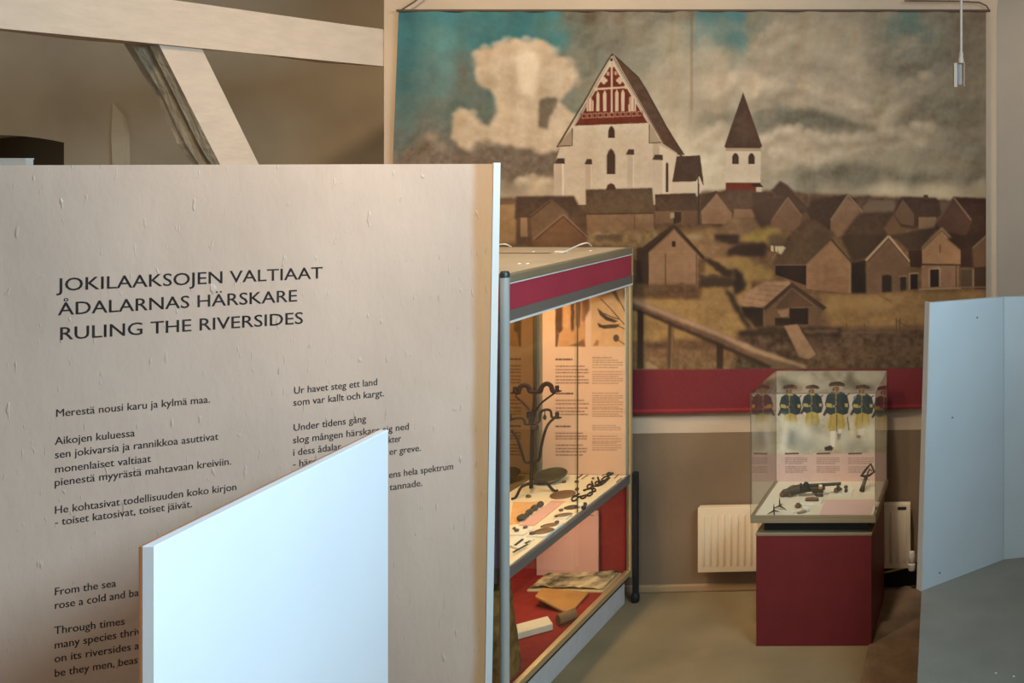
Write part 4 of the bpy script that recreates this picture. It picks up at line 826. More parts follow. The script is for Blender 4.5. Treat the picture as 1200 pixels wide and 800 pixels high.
for k in range(9):
    z0 = .655+k*.014
    if k in (3, 6): continue
    m.box(-.16, -.055-rr.random()*.02, .0034, .004, z0, z0+.004)
m.build('print_lines', INKM, lb)
part('near_lower_rail', GREYRAIL, (-.79, -.026, 0, .014, .555, .612)); part('near_lower_glass', GLASS, (-.79, -.030, .004, .008, .15, .555))
part('near_bottom_rail', BRASS, (-.79, -.026, 0, .014, .122, .160))
for nm, mt, z0, z1 in (('header_top_rail', OLIVEALU, 1.645, 1.679), ('header_band', REDBAND, 1.546, 1.645), ('header_bottom_rail', GREYRAIL, 1.508, 1.546)):
    t = .0 if nm != 'header_band' else .004
    part(nm, mt, (-.022, -t, .010, CL, z0, z1), (-.80, -.022, t, .022, z0, z1), (-.80, -.022, CL-.02, CL, z0, z1), bev=.006 if nm == 'header_top_rail' else 0)
part('header_trim', mat('pale_trim', (216, 214, 204), .4), (-.02, .002, .010, CL-.002, 1.500, 1.508), (-.02, .001, .010, CL, 1.642, 1.646))
part('header_end_cap', BRASS, (-.024, .001, CL-.004, CL+.003, 1.508, 1.672))
tp = part('top_panel', mat('tan_top_board', (206, 182, 148), .7, var=.06, scale=8), (-.80, -.010, .008, CL-.004, 1.655, 1.677))
part('top_groove', DKW, (-.80, -.245, .78, .80, 1.677, 1.6785), kid=tp)
for px, py in ((608.5, 309), (618, 309), (625, 295), (692, 294)):
    c = CI @ at_z(px, py, 1.677); m = MB(); m.lathe([(0, 1.6765), (.0075, 1.6765), (.006, 1.680), (0, 1.6805)], 12, Matrix.Translation((c.x, c.y, 0))); m.build('screw_head', CARDM, tp, True)
def wire(ps):
    m = MB(); m.tube(bez([CI @ at_z(px, py, z) for px, py, z in ps], 6), .0032, 8); m.build('cable', WIRE, tp, True, None, 'white cable lying on the top')
wire([(650, 296, 1.679), (661, 295, 1.684), (676, 288, 1.70), (688, 284.5, 1.71), (693, 288, 1.69)]); wire([(570, 292, 1.68), (583, 287, 1.70), (592, 286, 1.705), (599, 289, 1.69)])
c0 = CI @ at_z(658, 295.5, 1.677); m = MB(); m.box(c0.x-.03, c0.x+.03, c0.y-.008, c0.y+.008, 1.677, 1.684, .003); m.build('cable_clip', WIRE, tp)
part('glass_door', GLASS, (-.0115, -.0075, .030, .560, .613, 1.502)); part('glass_door', GLASS, (-.0195, -.0155, .545, CL-.024, .613, 1.502)); part('glass_door', GLASS, (-.0115, -.0075, .030, CL-.024, .161, .566))
part('door_edge', mat('green_glass_edge', (62, 60, 44), .3), (-.0155, -.0115, .5585, .5615, .613, 1.502))
part('lamp_strip', mat('lamp_housing', (220, 210, 190), .5), (-.30, -.06, .10, 1.0, 1.507, 1.516))
for nm, loc, aim, sx_, sy_, wt in (('case_lamp', (-.20, .50, 1.50), (-.24, .62, .6), .10, .80, 11), ('case_lamp', (-.22, .75, .560), (-.22, .8, .1), .10, .5, 2.6)):
    area(nm, CM @ Vector(loc), CM @ Vector(aim), sx_, sy_, wt, (1, .74, .44))
# ---------------------------------------------------------------- relics on the lit shelf of the display case
DZ = .612
def D(px, py, z=DZ): return at_z(px, py, z)
# candle stand
c0 = Vector((-2.105, 4.345, DZ)); feet = [D(603.5, 584.5)-c0, D(650, 576)-c0, D(622, 572)-c0]
CS = thing('candle_stand', 'tall dark wrought iron candle stand on three feet behind the case glass', 'candle stand', c0)
S = 1/(5.333*261.*1.02); yaw = Matrix.Rotation(math.radians(8), 3, 'Z')
def cp_(x, y, dy=0.): return yaw @ Vector(((x-188)*S, dy, (738-y)*S+.004))
m = MB(); m.tube([cp_(186, 705), cp_(188, 560), cp_(190, 400), cp_(194, 300), cp_(200, 190), cp_(206, 66)], [.0085, .0075, .0075, .007, .0055, .003], 8); m.build('stem', IRON, CS, True)
for f in feet:
    h = Vector((f.x, f.y, 0)); k = h.normalized()
    m = MB(); m.tube(bez([Vector((0, 0, .046)), k*.02+Vector((0, 0, .050)), h*.62+Vector((0, 0, .044)), h*.86+Vector((0, 0, .016)), h+Vector((0, 0, .004)), h+k*.014+Vector((0, 0, .004))], 5), [.0075]*10+[.006]*16, 8); m.build('leg', IRON, CS, True)
for i, p in enumerate(([(188, 540), (150, 540), (128, 470), (100, 385), (66, 335)], [(188, 540), (232, 530), (246, 450), (266, 360), (290, 305), (322, 272)])):
    m = MB(); m.tube(bez([cp_(*q) for q in p], 5), .0058, 8); m.build('lower_arm', IRON, CS, True)
for p in ([(205, 300), (238, 285), (244, 232), (272, 214), (303, 222), (312, 262), (335, 262)], [(188, 300), (155, 302), (148, 276), (130, 262), (98, 262), (62, 266)]):
    m = MB(); m.tube(bez([cp_(*q, -.006) for q in p], 5), .0055, 8); m.build('middle_arm', IRON, CS, True)
for p in ([(205, 100), (238, 100), (248, 72), (274, 54), (300, 66), (312, 100), (330, 106)], [(205, 100), (176, 97), (172, 76), (148, 58), (120, 68), (108, 100), (92, 104)]):
    m = MB(); m.tube(bez([cp_(*q, .004) for q in p], 5), .0078, 8, False, 1.3); m.build('upper_arm', IRON, CS, True)
for p in ([(212, 226), (248, 172), (322, 116)], [(176, 214), (140, 172), (92, 122)]):
    m = MB(); m.tube(bez([cp_(*q) for q in p], 5), .0042, 8); m.build('upper_brace', IRON, CS, True)
for x, y in ((340, 78), (90, 78), (340, 246), (58, 246)):
    m = MB(); m.lathe([(0, 0), (.010, 0), (.011, .004), (.0085, .006), (.0085, .024), (.0065, .024), (.0065, .01), (0, .01)], 12, Matrix.Translation(cp_(x, y+24))); 
    m.lathe([(0, -.004), (.015, -.002), (.016, .001), (0, .001)], 12, Matrix.Translation(cp_(x+6, y+24))); m.build('candle_cup', IRON, CS, True)
for x, y, a, b_ in ((184, 245, .016, .016), (204, 326, .015, .011), (186, 285, .009, .014)):
    m = MB(); p = cp_(x, y); m.box(p.x-a, p.x+a, p.y-.011, p.y+.011, p.z-b_, p.z+b_, .004); m.build('collar', IRON, CS)
m = MB(); p = cp_(270, 262, -.006); m.tube([cp_(270, 218, -.006), p], .002, 6); m.lump(p, .009, .004, .012, 0, 3, .15); m.build('hanging_leaf', IRON, CS, True)

# dish, disc
p = D(645, 559); p = Vector((-2.105, 4.520, DZ)); p.x = (645.5-CX)/F*p.y
m = MB(); m.lathe([(0, .004), (.045, .004), (.071, .016), (.073, .018), (.070, .021), (.045, .010), (0, .009)], 28, Matrix.Rotation(math.radians(10), 4, 'X') @ Matrix.Translation((0, 0, .012)))
single(m, 'shallow_dish', OLIVEPLATE, 'large dark olive oval dish lying behind the candle stand', 'dish', p, 0, None, True)
m = MB(); m.lathe([(0, 0), (.051, 0), (.053, .003), (.051, .006), (.044, .0075), (0, .008)], 28); single(m, 'metal_disc', COPPER, 'round brown metal disc lying in front of the candle stand foot', 'disc', D(659.5, 580), 0, None, True)
# chains of rings and bars
def ringpx(mb, o, cx, cy, rx, ry, rot, r=.0036, z=.004, k=8., ox=660, oy=540):
    pts = []
    for i in range(16):
        t = 2*math.pi*i/16; u, v = rx*math.cos(t), ry*math.sin(t); a = math.radians(rot)
        x, y = cx+u*math.cos(a)-v*math.sin(a), cy+u*math.sin(a)+v*math.cos(a); q = D(ox+x/k, oy+y/k)-o; pts.append(q+Vector((0, 0, z)))
    mb.tube(pts, r, 7, True)
def barpx(mb, o, pts, r=.004, z=.004, k=8., ox=660, oy=540):
    mb.tube([D(ox+x/k, oy+y/k)-o+Vector((0, 0, z)) for x, y in pts], r, 7)
def chain(label, rings, bars, ref):
    o = D(*ref); t = thing('iron_chain', label, 'iron chain', o, 0, 'iron chains on the lit shelf')
    for a in rings: m = MB(); ringpx(m, o, *a); m.build('ring', IRON, t, True)
    for b_ in bars: m = MB(); barpx(m, o, b_); m.build('link_bar', IRON, t, True)
chain('dark iron chain with elongated rings lying nearer the candle stand', [(108, 358, 30, 20, -35), (188, 345, 24, 12, -20), (250, 318, 26, 12, -30), (288, 280, 16, 14, 0)], [[(130, 350), (175, 338), (215, 325)], [(188, 282), (240, 268), (290, 262)], [(120, 330), (150, 315)], [(200, 285), (205, 280)]], (684, 582))
chain('dark iron chain with a long looped bar lying towards the far corner', [(246, 245, 22, 18, -30), (318, 215, 18, 16, -40), (395, 175, 36, 18, -25), (375, 205, 28, 12, -30)], [[(268, 200), (282, 245), (330, 240), (370, 225)], [(325, 160), (335, 190), (350, 205)], [(345, 215), (420, 170), (440, 165)]], (703, 567))
# lumps, cards
def lump_item(name, mt, label, cat, px, py, rx, ry, rz, rot=0., seed=0, z=DZ, group=None, amp=.12):
    m = MB(); m.lump((0, 0, rz*.9), rx, ry, rz, rot, seed, amp); return single(m, name, mt, label, cat, at_z(px, py, z), 0, group, True)
def card(label, corners, mt=CARDM, h=.006, z=DZ, name='display_card', group=None, cat='card'):
    P = [at_z(px, py, z) for px, py in corners]; c = sum(P, Vector())/len(P); m = MB(); m.prism([(p.x-c.x, p.y-c.y, 0) for p in P], (0, 0, h)); return single(m, name, mt, label, cat, c, 0, group)
K3 = lambda x, y: (590+x/8., 540+y/8.)
pk = card('pink text card lying diagonally on the cream shelf', [K3(145, 608), K3(290, 610), K3(575, 382), K3(455, 378)], PINKCARD, .004)
card('orange card under the row of dark beads', [K3(60, 600), K3(150, 590), K3(372, 388), K3(90, 388)], ORANGECARD, .003)
for i, (x, y, rx, lb) in enumerate(((170, 540, .019, 'largest dark bead, nearest the glass end of the row'), (215, 508, .013, 'second dark bead from the near end of the row'), (245, 482, .016, 'dark bead in the middle of the row on the orange card'), (290, 445, .017, 'second dark bead from the far end of the row'), (345, 412, .016, 'farthest dark bead in the row, beside the pink card'))):
    px, py = K3(x, y+18); lump_item('bead', DARKRELIC, lb, 'bead', px, py, rx, rx*.8, rx*.75, .7, i, DZ+.003, 'dark beads on the orange card')
def white_card(label, cs): return card(label, [K3(*q) for q in cs], CARDM, .008, group='white cards on the lit shelf')
white_card('white card holding two brown oval plates', [(215, 722), (400, 722), (560, 600), (400, 590)])
white_card('white card holding one small brown leaf shape', [(470, 553), (590, 555), (650, 500), (560, 490)])
white_card('white card with tiny relics beside the steel tube', [(30, 705), (190, 706), (285, 640), (120, 620)])
white_card('white card with two thin dark blades at the near end', [(30, 800), (150, 840), (300, 740), (120, 720)])
def plate(label, x, y, rx, ry, rot, mt=COPPER, z=DZ+.008, h=.004, group='brown plates on white cards'):
    m = MB(); m.lathe([(0, 0), (.9, 0), (1, h/2/1), (.85, h), (0, h)], 22, Matrix.Rotation(rot, 4, 'Z') @ Matrix.Diagonal((rx, ry, 1, 1))); px, py = K3(x, y); return single(m, 'oval_plate', mt, label, 'plate', at_z(px, py, z), 0, group, True)
plate('larger brown oval plate at the front of its white card', 375, 658, .040, .030, .5); plate('smaller brown oval plate behind the larger one', 430, 606, .034, .022, .6); plate('brown leaf shaped plate alone on its card', 560, 508, .036, .019, .5)
plate('dark oval plate near the shelf edge below the chain', 645, 436, .034, .026, .3, DARKRELIC, DZ)
for i, (x, y, s, lb) in enumerate(((268, 688, .011, 'small brown tag at the tip of the larger oval plate'), (500, 584, .010, 'small brown knob at the tip of the smaller oval plate'), (492, 527, .008, 'tiny brown stub beside the leaf shaped plate'), (126, 660, .010, 'tiny olive relic at the middle of the small card'), (205, 630, .009, 'tiny pale brown relic at the far edge of the small card'), (100, 640, .008, 'tiny dark relic nearest the steel tube'), (235, 342, .012, 'small dark pebble at the foot of the candle stand'), (540, 470, .010, 'small tan fragment above the leaf card'), (688, 275, .011, 'small brown nub behind the round disc'), (686, 205, .011, 'small brown nub near the door edge'), (566, 205, .010, 'small brown nub in front of the olive dish'), (840, 170, .008, 'small tan crumb at the far end'))):
    px, py = K3(x, y); lump_item('relic_fragment', RUST, lb, 'fragment', px, py, s, s*.8, s*.6, i, i+20, DZ+(.008 if i < 6 else 0), 'small fragments on the lit shelf')
for i, (x, y, mt, lb) in enumerate(((712, 432, CARDM, 'white pierced bead left of its pair'), (735, 428, CARDM, 'white pierced bead touching the dark oval plate end'), (752, 452, DARKRELIC, 'dark round bead closest to the shelf edge'), (762, 424, DARKRELIC, 'dark round bead behind the white beads'))):
    px, py = K3(x, y); lump_item('small_bead', mt, lb, 'bead', px, py, .010, .010, .009, 0, i, DZ, 'loose beads by the shelf edge', .05)
def strip(label, a, b_, wd, mt=DARKRELIC, z=DZ, name='thin_blade', group='thin blades and pins on the lit shelf', h=.004):
    A, B = at_z(*K3(*a), z), at_z(*K3(*b_), z); c = (A+B)/2; d_ = (B-A); L_ = d_.length; m = MB(); m.box(-L_/2, L_/2, -wd/2, wd/2, 0, h, .0012, 1); m.lump((L_*.42, 0, h/2), wd*.9, wd*.7, h*.6, 0, 2, .1, 1)
    return single(m, name, mt, label, 'blade', c, math.atan2(d_.y, d_.x), group)
strip('short dark blade on the near card, farther from the edge', (110, 792), (180, 738), .010, z=DZ+.008); strip('long thin dark blade nearest the shelf edge', (90, 860), (225, 785), .008, z=DZ+.008); strip('curved brown blade tip at the right of the near card', (205, 775), (240, 758), .011, RUST, z=DZ+.008)
K4 = lambda x, y: ((660+x/8.-590)*8, (540+y/8.-540)*8)
strip('thin dark pin left of the door edge near the end board', K4(128, 168), K4(180, 130), .008, RUST); strip('thin grey pin right of the door edge near the end board', K4(175, 172), K4(232, 132), .007, OLIVEALU); strip('pale grey pin in front of the end board', K4(365, 145), K4(415, 105), .006, OLIVEALU); strip('grey pin near the corner post', K4(480, 165), K4(520, 130), .007, OLIVEALU); strip('long pale pin left of the olive dish', K4(-60, 170), K4(5, 125), .006, OLIVEALU); strip('pale strip along the shelf edge at the far corner', K4(500, 200), K4(545, 165), .006, OLIVEALU)
px, py = K3(700+105+190, 125); lump_item('twisted_fragment', DARKRELIC, 'small twisted dark fragment beyond the long chain', 'fragment', 714.5, 557, .016, .012, .009, .6, 9, DZ, None, .3)

# ---------------------------------------------------------------- lower compartment
LZ = .145
def LD(px, py, z=LZ): return at_z(px, py, z)
t = thing('stone_relief_tray', 'flat pale rimmed tray of cracked tan and dark stone on the red deck', 'tray', CM @ Vector((-.22, .95, LZ)), ca)
m = MB(); x0, x1, y0, y1 = -.165, .185, -.098, .098
m.box(x0, x1, y0, y1, 0, .010, .002, 1); m.build('tray_board', mat('pale_tray_edge', (206, 178, 128), .7), t)
m = MB(); nx, ny = 70, 42; rnd = np.random.default_rng(8); hf = fbm(ny, nx, 12, rnd, 4); vs_ = [[m.b.verts.new((x0+.008+(x1-x0-.016)*i/(nx-1), y0+.008+(y1-y0-.016)*j/(ny-1), .012+max(0, .008+.03*hf[j, i]))) for i in range(nx)] for j in range(ny)]
for j in range(ny-1):
    for i in range(nx-1): m.b.faces.new((vs_[j][i], vs_[j][i+1], vs_[j+1][i+1], vs_[j+1][i]))
m.build('stone_relief', mat('mottled_stone', (228, 200, 150), .9, 0, .1, scale=17, col2=(46, 40, 28), bump=.7, bscale=40, detail=9), t, 'all')
PKB = thing('text_board', 'pink text board standing at the back of the lower red compartment', 'text board', CM @ Vector((-.29, 1.028, LZ)), ca)
part('board', PINKCARD, (-.142, .152, 0, .010, 0, .305), bev=.002, root=PKB)
m = MB()
for i in range(3): m.box(.05+i*.03, .07+i*.03, -.0005, 0, .283, .286)
m.build('print_line', INKM, PKB)
m = MB(); P = [(627, 700.6, LZ+.045), (636, 690.5, LZ+.045), (690, 695.5, LZ+.008), (671, 717, LZ+.001), (660, 717.8, LZ+.001)]; P = [at_z(*q) for q in P]; c = at_z(655, 706, LZ); m.prism([p-c for p in P], (0, 0, .008)); m.face_hull([at_z(640, 697, LZ)-c, at_z(655, 693, LZ)-c, at_z(650, 700, LZ)-c, at_z(640, 697, LZ+.03)-c, at_z(655, 693, LZ+.024)-c, at_z(650, 700, LZ+.022)-c])
single(m, 'leather_flap', mat('tan_leather', (176, 120, 56), .75, var=.15, scale=14, bump=.3, bscale=60), 'tan triangular flap propped up in front of the stone tray', 'flap', c)
a, b_ = LD(606, 749.6), LD(648, 738); dd = b_-a; m = MB(); m.box(0, dd.length, 0, .088, 0, .027, .003); single(m, 'white_box', mat('cream_box', (226, 206, 170), .6), 'long cream white box lying on the red deck beside the steel tube', 'box', a, math.atan2(dd.y, dd.x))
a, b_ = LD(650, 737, LZ), LD(673, 728, LZ); d_ = (b_-a); Lg = d_.length
m = MB(); m.lathe([(0, 0), (.021, 0), (.024, .012), (.0225, Lg*.6), (.024, Lg*.85), (.010, Lg*.86), (0, Lg*.86)], 18, Matrix.Translation((0, 0, .024)) @ Matrix.Rotation(math.pi/2, 4, 'Y')); single(m, 'wood_stub', mat('brown_wood_stub', (132, 94, 56), .85, var=.25, scale=10, bump=.5, bscale=30), 'short round brown wood stub at the end of the cream box', 'wood', a+Vector((0, .03, 0)), math.atan2(d_.y, d_.x), None, True)
BK = thing('bark_block', 'rough brown bark block with an orange wood piece at the near end of the case', 'wood', CM @ Vector((-.135, .16, LZ)), ca)
m = MB(); rr = random.Random(3); rings = []
for i in range(12):
    z = .335*i/11; k = 1-.22*i/11; rings.append([m.b.verts.new(((.085*k+rr.uniform(-.006, .006))*math.cos(t_)*1.0-.02*(i/11), (.09*k+rr.uniform(-.006, .006))*math.sin(t_), z)) for t_ in np.linspace(0, 2*math.pi, 18, endpoint=False)])
for a, c in zip(rings, rings[1:]):
    for k in range(18): m.b.faces.new((a[k], a[(k+1) % 18], c[(k+1) % 18], c[k]))
m.b.faces.new(rings[0][::-1]); m.b.faces.new(rings[-1]); m.build('bark', mat('cork_bark', (150, 108, 56), .9, 0, .1, scale=26, col2=(84, 62, 34), bump=.9, bscale=50), BK, True)
m = MB(); m.box(-.05, .0, -.115, -.085, .005, .20, .006); m.build('wood_piece', mat('orange_wood', (178, 112, 60), .7, var=.2, scale=12, stretch=(3, 3, .5)), BK, False, None, 'orange brown split wood')
m = MB(); m.box(-.028, -.018, -.118, -.112, .06, .19, .002); m.build('dark_slot', DARKRELIC, BK)

# ---------------------------------------------------------------- pedestal vitrine
PR_ = math.radians(.4); O = Vector((-1.0794, 4.222, 0)); PDM = Matrix.Translation(O) @ Matrix.Rotation(PR_, 4, 'Z'); PI_ = PDM.inverted()
PD = thing('pedestal_showcase', 'maroon pedestal with a clear glass hood over soldiers print and small weapons', 'showcase', O, PR_)
def pp(name, mt, *bx, **kw): return part(name, mt, *bx, root=PD, **kw)
pw = (at_y(1021.5, 700, 4.226)-O).x
pp('pedestal_box', MAROON, (0, pw, 0, .455, 0, .474), bev=.002); pp('box_cap', OLIVEALU, (-.002, pw+.002, -.002, .457, .474, .488), bev=.002); pp('neck', BLACK, (.028, pw-.02, .03, .43, .488, .536))
ty = .562
pp('tray', OLIVEALU, (-.020, pw+.020, -.020, .462, .536, .553), bev=.002)
pp('deck', WHITEDECK, (-.006, pw+.006, -.006, .452, .553, .5625)); 
pp('tray_rim', OLIVEALU, (-.020, -.006, -.020, .462, .553, .566), (pw+.006, pw+.020, -.020, .462, .553, .566), (-.006, pw+.006, -.020, -.006, .553, .566), (-.006, pw+.006, .452, .462, .553, .566))
hz = 1.088; g = .004; xa, xb, ya, yb = -.018, pw+.018, -.018, .460
for nm, b_ in (('hood_front', (xa, xb, ya, ya+g, .5665, hz)), ('hood_back', (xa, xb, yb-g, yb, .5665, hz)), ('hood_side', (xa, xa+g, ya+g, yb-g, .5665, hz)), ('hood_side', (xb-g, xb, ya+g, yb-g, .5665, hz)), ('hood_top', (xa, xb, ya, yb, hz, hz+g))): pp(nm, HOODGLASS, b_)
EDGE = mat('acrylic_edge', (84, 76, 60), .3)
e = .0012
pp('hood_edge', EDGE, (xa-e, xa+e*.6, ya-e, ya+e*.6, .566, hz+g), (xb-e*.6, xb+e, ya-e, ya+e*.6, .566, hz+g), (xa, xb, ya-e, ya+e*.6, hz+g-e, hz+g+e))
bd = pp('print_board', WHITEDECK, (xa+.005, xb-.005, .442, .450, .563, hz-.002))
yp = .4415; w2 = lambda x, y, z: PDM @ Vector((x, y, z))
print_grid('soldiers_print', w2(xa+.005, yp, hz-.002), w2(xb-.005, yp, hz-.002), w2(xb-.005, yp, .563), w2(xa+.005, yp, .563), 460, 520, paint_soldiers(), print_mat('printed_board', .5, .3), bd, (.72, .70, .65), None, PI_)
VZ = .5625
V6 = lambda x, y: (880+x/7.06, 540+y/7.06)
def VD(x, y, z=VZ): return at_z(*V6(x, y), z)
# flintlock
a, b_ = VD(262, 240, VZ+.03), VD(758, 158, VZ+.055); c = (a+b_)/2; c = Vector((c.x, c.y-.02, VZ)); L_ = b_.x-a.x
PS = thing('flintlock_pistol', 'long dark flintlock pistol lying below the soldiers print', 'pistol', c, .10)
h = L_/2; DKG = mat('dark_green_iron', (44, 48, 40), .5, .4, var=.3, scale=30); WOODS = mat('dark_stock_wood', (62, 52, 36), .55, var=.3, scale=20)
m = MB(); m.tube(bez([(-h, 0, .014), (-h*.92, 0, .018), (-h*.6, 0, .026), (-h*.25, 0, .032), (h*.2, 0, .034), (h*.45, 0, .036)], 5), [.012]*4+[.015]*4+[.016]*4+[.016]*4+[.013]*4+[.011]*4+[.009]*2, 10, False, 1.15); m.build('stock', WOODS, PS, True)
m = MB(); m.lump((-h, 0, .012), .015, .013, .012, 0, 1, .05); m.build('butt_cap', RUST, PS, True)
m = MB(); m.tube([(-h*.28, -.002, .046), (h*.5, -.002, .050), (h, -.002, .052)], [.009, .0075, .007], 12); m.build('barrel', DKG, PS, True)
m = MB(); m.box(-h*.42, -h*.05, -.018, -.010, .026, .046, .003); m.lump((-h*.2, -.014, .056), .012, .006, .015, 0, 2, .2); m.lump((-h*.36, -.014, .052), .007, .005, .013, 0, 5, .2); m.build('lock', DKG, PS, True)
m = MB(); m.lathe([(.0125, -.008), (.0138, -.004), (.0138, .004), (.0125, .008)], 14, Matrix.Translation((h*.3, -.001, .042)) @ Matrix.Rotation(math.pi/2, 4, 'Y')); m.build('brass_band', BRASS, PS, True)
for b_ in ((-h*.5, -h*.46, -.006, .006, 0, .016), (h*.4, h*.44, -.006, .006, 0, .034)): part('mount', mat('clear_mount', (206, 200, 182), .3), b_, root=PS)
g0 = VD(320, 305); m = MB(); f = lambda x, y, z=.014: VD(x, y)-g0+Vector((0, 0, z))
m.tube(bez([f(335, 300), f(312, 285), f(322, 262), f(365, 242), f(420, 232), f(463, 226)], 5), [.014]*5+[.0135]*10+[.010]*6+[.008]*5, 10)
single(m, 'pistol_grip', mat('reddish_wood', (112, 74, 50), .6, var=.2, scale=20), 'curved reddish brown pistol grip fragment on the white deck', 'grip', g0, 0, None, True)
def prof_item(name, mt, label, cat, pts, h, z=VZ, group=None):
    P = [VD(x, y, z) for x, y in pts]; c = sum(P, Vector())/len(P); m = MB(); m.prism([p-c for p in P], (0, 0, h)); bmesh.ops.bevel(m.b, geom=m.b.edges[:], offset=min(.002, h*.3), segments=1, affect='EDGES'); return single(m, name, mt, label, cat, c, 0, group)
prof_item('iron_fragment', RUST, 'brown triangular iron fragment right of the pistol grip', 'fragment', [(505, 268), (540, 232), (565, 228), (585, 240), (606, 262)], .012, group='fragments in the hood')
prof_item('iron_fragment', DARKRELIC, 'small dark bow shaped fragment just below the triangular one', 'fragment', [(528, 280), (560, 286), (585, 278), (600, 296), (565, 298), (535, 295)], .008, group='fragments in the hood')
def vcard(label, pts, mt=WHITEDECK, h=.006, g=None): return card(label, [V6(*p) for p in pts], mt, h, VZ, group=g)
CW = mat('bright_card', (226, 224, 204), .6)
vcard('white card under the rounded brown knife handle', [(402, 358), (580, 358), (600, 318), (430, 312)], CW, .005, 'white cards in the hood'); vcard('white card carrying four dark pellets', [(640, 292), (830, 294), (850, 228), (670, 222)], CW, .006, 'white cards in the hood')
vcard('pink text card at the front right of the white deck', [(562, 462), (985, 452), (1022, 322), (612, 326)], mat('dusty_pink_card', (216, 182, 172), .6, var=.03, scale=5), .003)
a, b_ = VD(448, 332, VZ+.005), VD(562, 330, VZ+.005); c = (a+b_)/2; h = (b_-a).length/2
m = MB(); m.tube([(-h, 0, .008), (-h*.9, 0, .008), (0, 0, .009), (h*.9, 0, .008), (h, 0, .008)], [.005, .008, .0095, .008, .004], 12); single(m, 'knife_handle', mat('chestnut_handle', (108, 68, 42), .55), 'rounded brown handle lying on a white card', 'handle', c, 0, None, True)
for i, (x, y, s, lb) in enumerate(((708, 262, .013, 'brown pellet at the lower left of its card'), (722, 228, .009, 'dark pellet at the upper left of its card'), (740, 244, .008, 'small dark pellet between the others'), (785, 230, .010, 'olive pellet at the upper right of its card'), (788, 258, .009, 'dark pellet at the lower right of its card'))):
    m = MB(); m.lump((0, 0, s*.85), s, s, s*.9, 0, i+40, .12); single(m, 'pellet', (RUST, DARKRELIC, DARKRELIC, OLIVEPLATE, DARKRELIC)[i], lb, 'pellet', VD(x, y, VZ+.006), 0, 'pellets on the white card', True)
for i, (x, y, rx, ry, rz, mt, lb) in enumerate(((392, 388, .016, .012, .012, RUST, 'tan lead piece behind the pale ones at the front'), (455, 420, .017, .012, .013, CARDM, 'pale round piece at the front, right of the caltrops'), (420, 434, .022, .007, .007, OLIVEALU, 'long greyish piece lying in front of the pale round one'), (368, 430, .014, .005, .005, CARDM, 'thin white sliver nearest the caltrops'))):
    m = MB(); m.lump((0, 0, rz*.9), rx, ry, rz, .3*i, i+60, .18); single(m, 'lead_piece', mt, lb, 'fragment', VD(x, y), 0, 'lead pieces at the front of the deck', True)
def caltrop(label, ctr, tips):
    c = VD(*tips[0][:2]); ctr_ = at_z(*V6(*ctr), VZ+.018); c = Vector((ctr_.x, ctr_.y, VZ)); t = thing('caltrop', label, 'caltrop', c, 0, 'iron caltrops')
    o = Vector((0, 0, .018))
    for x, y, z in tips:
        p = at_z(*V6(x, y), VZ+z)-c; m = MB(); m.tube([o, o+(p-o)*.5, p], [.0036, .0028, .0006], 7); m.build('spike', IRON, t, True)
    m = MB(); m.lump(o, .0055, .0055, .0055, 0, 1, .05); m.build('core', IRON, t, True)
caltrop('four spiked iron caltrop standing farther from the tray edge', (238, 370), [(238, 300, .065), (296, 405, .0008), (185, 392, .0008), (262, 352, .0008)])
caltrop('four spiked iron caltrop at the front left tray corner', (190, 412), [(190, 352, .06), (136, 440, .0008), (194, 458, .0008), (240, 418, .0008)])
# looped handle on a clear block
c = VD(920, 258); t = thing('looped_iron', 'dark looped iron with a handle, propped up at the right of the deck', 'relic', c)
Lq = lambda x, y: (at_plane(*V6(x, y), (c.x, c.y, 0), (0, -1, .0))-c)+Vector((0, max(0, (258-y))*.00042, 0))
m = MB(); m.tube([Lq(900, 152), Lq(932, 110), Lq(972, 68), Lq(1006, 122), Lq(968, 146), Lq(925, 152)], .0058, 8, True); m.build('loop', IRON, t, True)
m = MB(); m.tube([Lq(950, 140), Lq(965, 105), Lq(985, 118)], .004, 8); m.build('cross_piece', IRON, t, True)
m = MB(); m.tube([Lq(916, 250), Lq(925, 210), Lq(945, 150)], [.0125, .009, .008], 10); m.build('handle', IRON, t, True)
m = MB(); m.box(-.008, .032, .012, .030, 0, .052, .002); m.build('clear_block', HOODGLASS, t, False, None, 'clear block prop')

# ---------------------------------------------------------------- radiator
RW = mat('radiator_cream', (228, 206, 174), .4, 0, .5)
ra0 = at_plane(817.5, 671, (-1.615, 4.763-.085, 0), (.05, -1, 0)); ra1 = at_plane(1067, 664, (-1.615, 4.763-.085, 0), (.05, -1, 0)); rt = at_plane(818.5, 595, (-1.615, 4.763-.085, 0), (.05, -1, 0))
RL = (ra1-ra0).length; rh = rt.z-ra0.z
RA = thing('radiator', 'low cream ribbed panel radiator on the wall behind the maroon pedestal', 'radiator', ra0, TH)
m = MB(); m.box(0, RL, 0, .014, 0, rh, .004); n = 31; pch = RL/(n+.6)
for i in range(n):
    x = pch*(i+.8); w = pch*.30
    prof = [(x-w, .0005), (x-w*.6, -.004), (x, -.0055), (x+w*.6, -.004), (x+w, .0005)]
    a = []
    for z, k in ((.026, 0), (.036, 1), (rh-.044, 1), (rh-.034, 0)): a.append([m.b.verts.new((px_, .0005+(py_-.0005)*k, z)) for px_, py_ in prof])
    for r1, r2 in zip(a, a[1:]):
        for k in range(4): m.b.faces.new((r1[k], r1[k+1], r2[k+1], r2[k]))
m.build('front_panel', RW, RA, True)
part('rear_panel', RW, (.004, RL-.004, .040, .052, .004, rh-.004), bev=.003, root=RA); part('top_grille', RW, (.002, RL-.002, .012, .042, rh-.010, rh-.002), root=RA)
for x in (.10, RL-.12): part('bracket', RW, (x, x+.03, .052, .083, .02, rh-.03), root=RA)
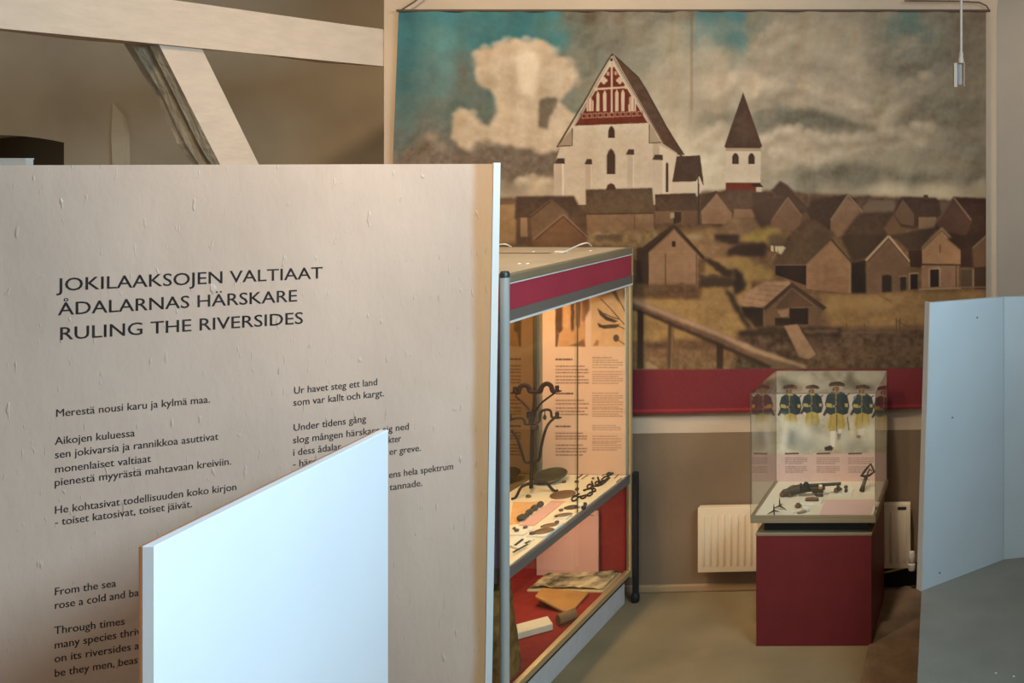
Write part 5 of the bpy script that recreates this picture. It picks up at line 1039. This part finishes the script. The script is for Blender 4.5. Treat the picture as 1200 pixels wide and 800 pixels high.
part('maker_plate', DARKCAP, (RL-.062, RL-.020, -.001, .001, rh-.026, rh-.012), root=RA)
part('drain_plug', BRASS, (.50, .515, .0, .012, -.006, 0), root=RA)
m = MB(); vx = RL+.006
m.lathe([(0, 0), (.016, 0), (.018, .006), (.018, .03), (.014, .034), (.0, .034)], 16, Matrix.Translation((vx, -.004, -.006))); m.lathe([(.013, .034), (.0155, .038), (.0165, .075), (.013, .088), (0, .090)], 16, Matrix.Translation((vx, -.004, -.006))); m.build('thermostat_valve', mat('white_valve', (232, 220, 200), .35), RA, True)
m = MB(); m.tube(bez([(vx-.02, .01, .004), (vx-.06, .012, -.006), (vx-.12, .014, -.020), (vx-.2, .02, -.034), (vx-.26, .03, -.04)], 5), .0055, 8); m.build('pipe', mat('cream_pipe', (206, 182, 120), .4), RA, True)

# ---------------------------------------------------------------- hanging rod with its bracket
hp = at_y(1124, 102, 4.1); HR = thing('hanging_rod', 'thin white rod hanging from the ceiling with a small forked bracket', 'rod', (hp.x, 4.1, hp.z))
WR = mat('white_enamel', (188, 168, 148), .4); s = 4.1/F
zz = lambda py: at_y(0, py, 4.1).z-hp.z
m = MB(); m.tube([(s*2.4, 0, zz(62)), (s*2.4, 0, CEIL-hp.z)], .0056, 12); m.build('rod', WR, HR, True)
m = MB(); m.lathe([(0, zz(66)), (.009, zz(66)), (.009, zz(63)), (.006, zz(60)), (0, zz(59))], 14, Matrix.Translation((s*2.4, 0, 0))); m.build('ferrule', WR, HR, True)
m = MB(); m.lathe([(0, zz(74)), (.0115, zz(74)), (.0125, zz(70)), (.009, zz(66.2)), (0, zz(66.2))], 14, Matrix.Translation((s*2.2, 0, 0))); m.build('socket', WR, HR, True)
part('bracket_prong', WR, (-s*6.5, -s*2, -.012, -.009, 0, zz(74)), (-s*6.5, -s*5.9, -.012, .012, 0, zz(74)), bev=0, root=HR); part('bracket_prong', WR, (s*.5, s*6.4, .006, .009, s*3, zz(73)), (s*5.7, s*6.4, -.010, .009, s*1, zz(73)), root=HR); part('grey_insert', mat('grey_insert', (138, 140, 140), .4), (-s*1.2, s*1.4, -.006, -.003, s*3, zz(76)), root=HR)
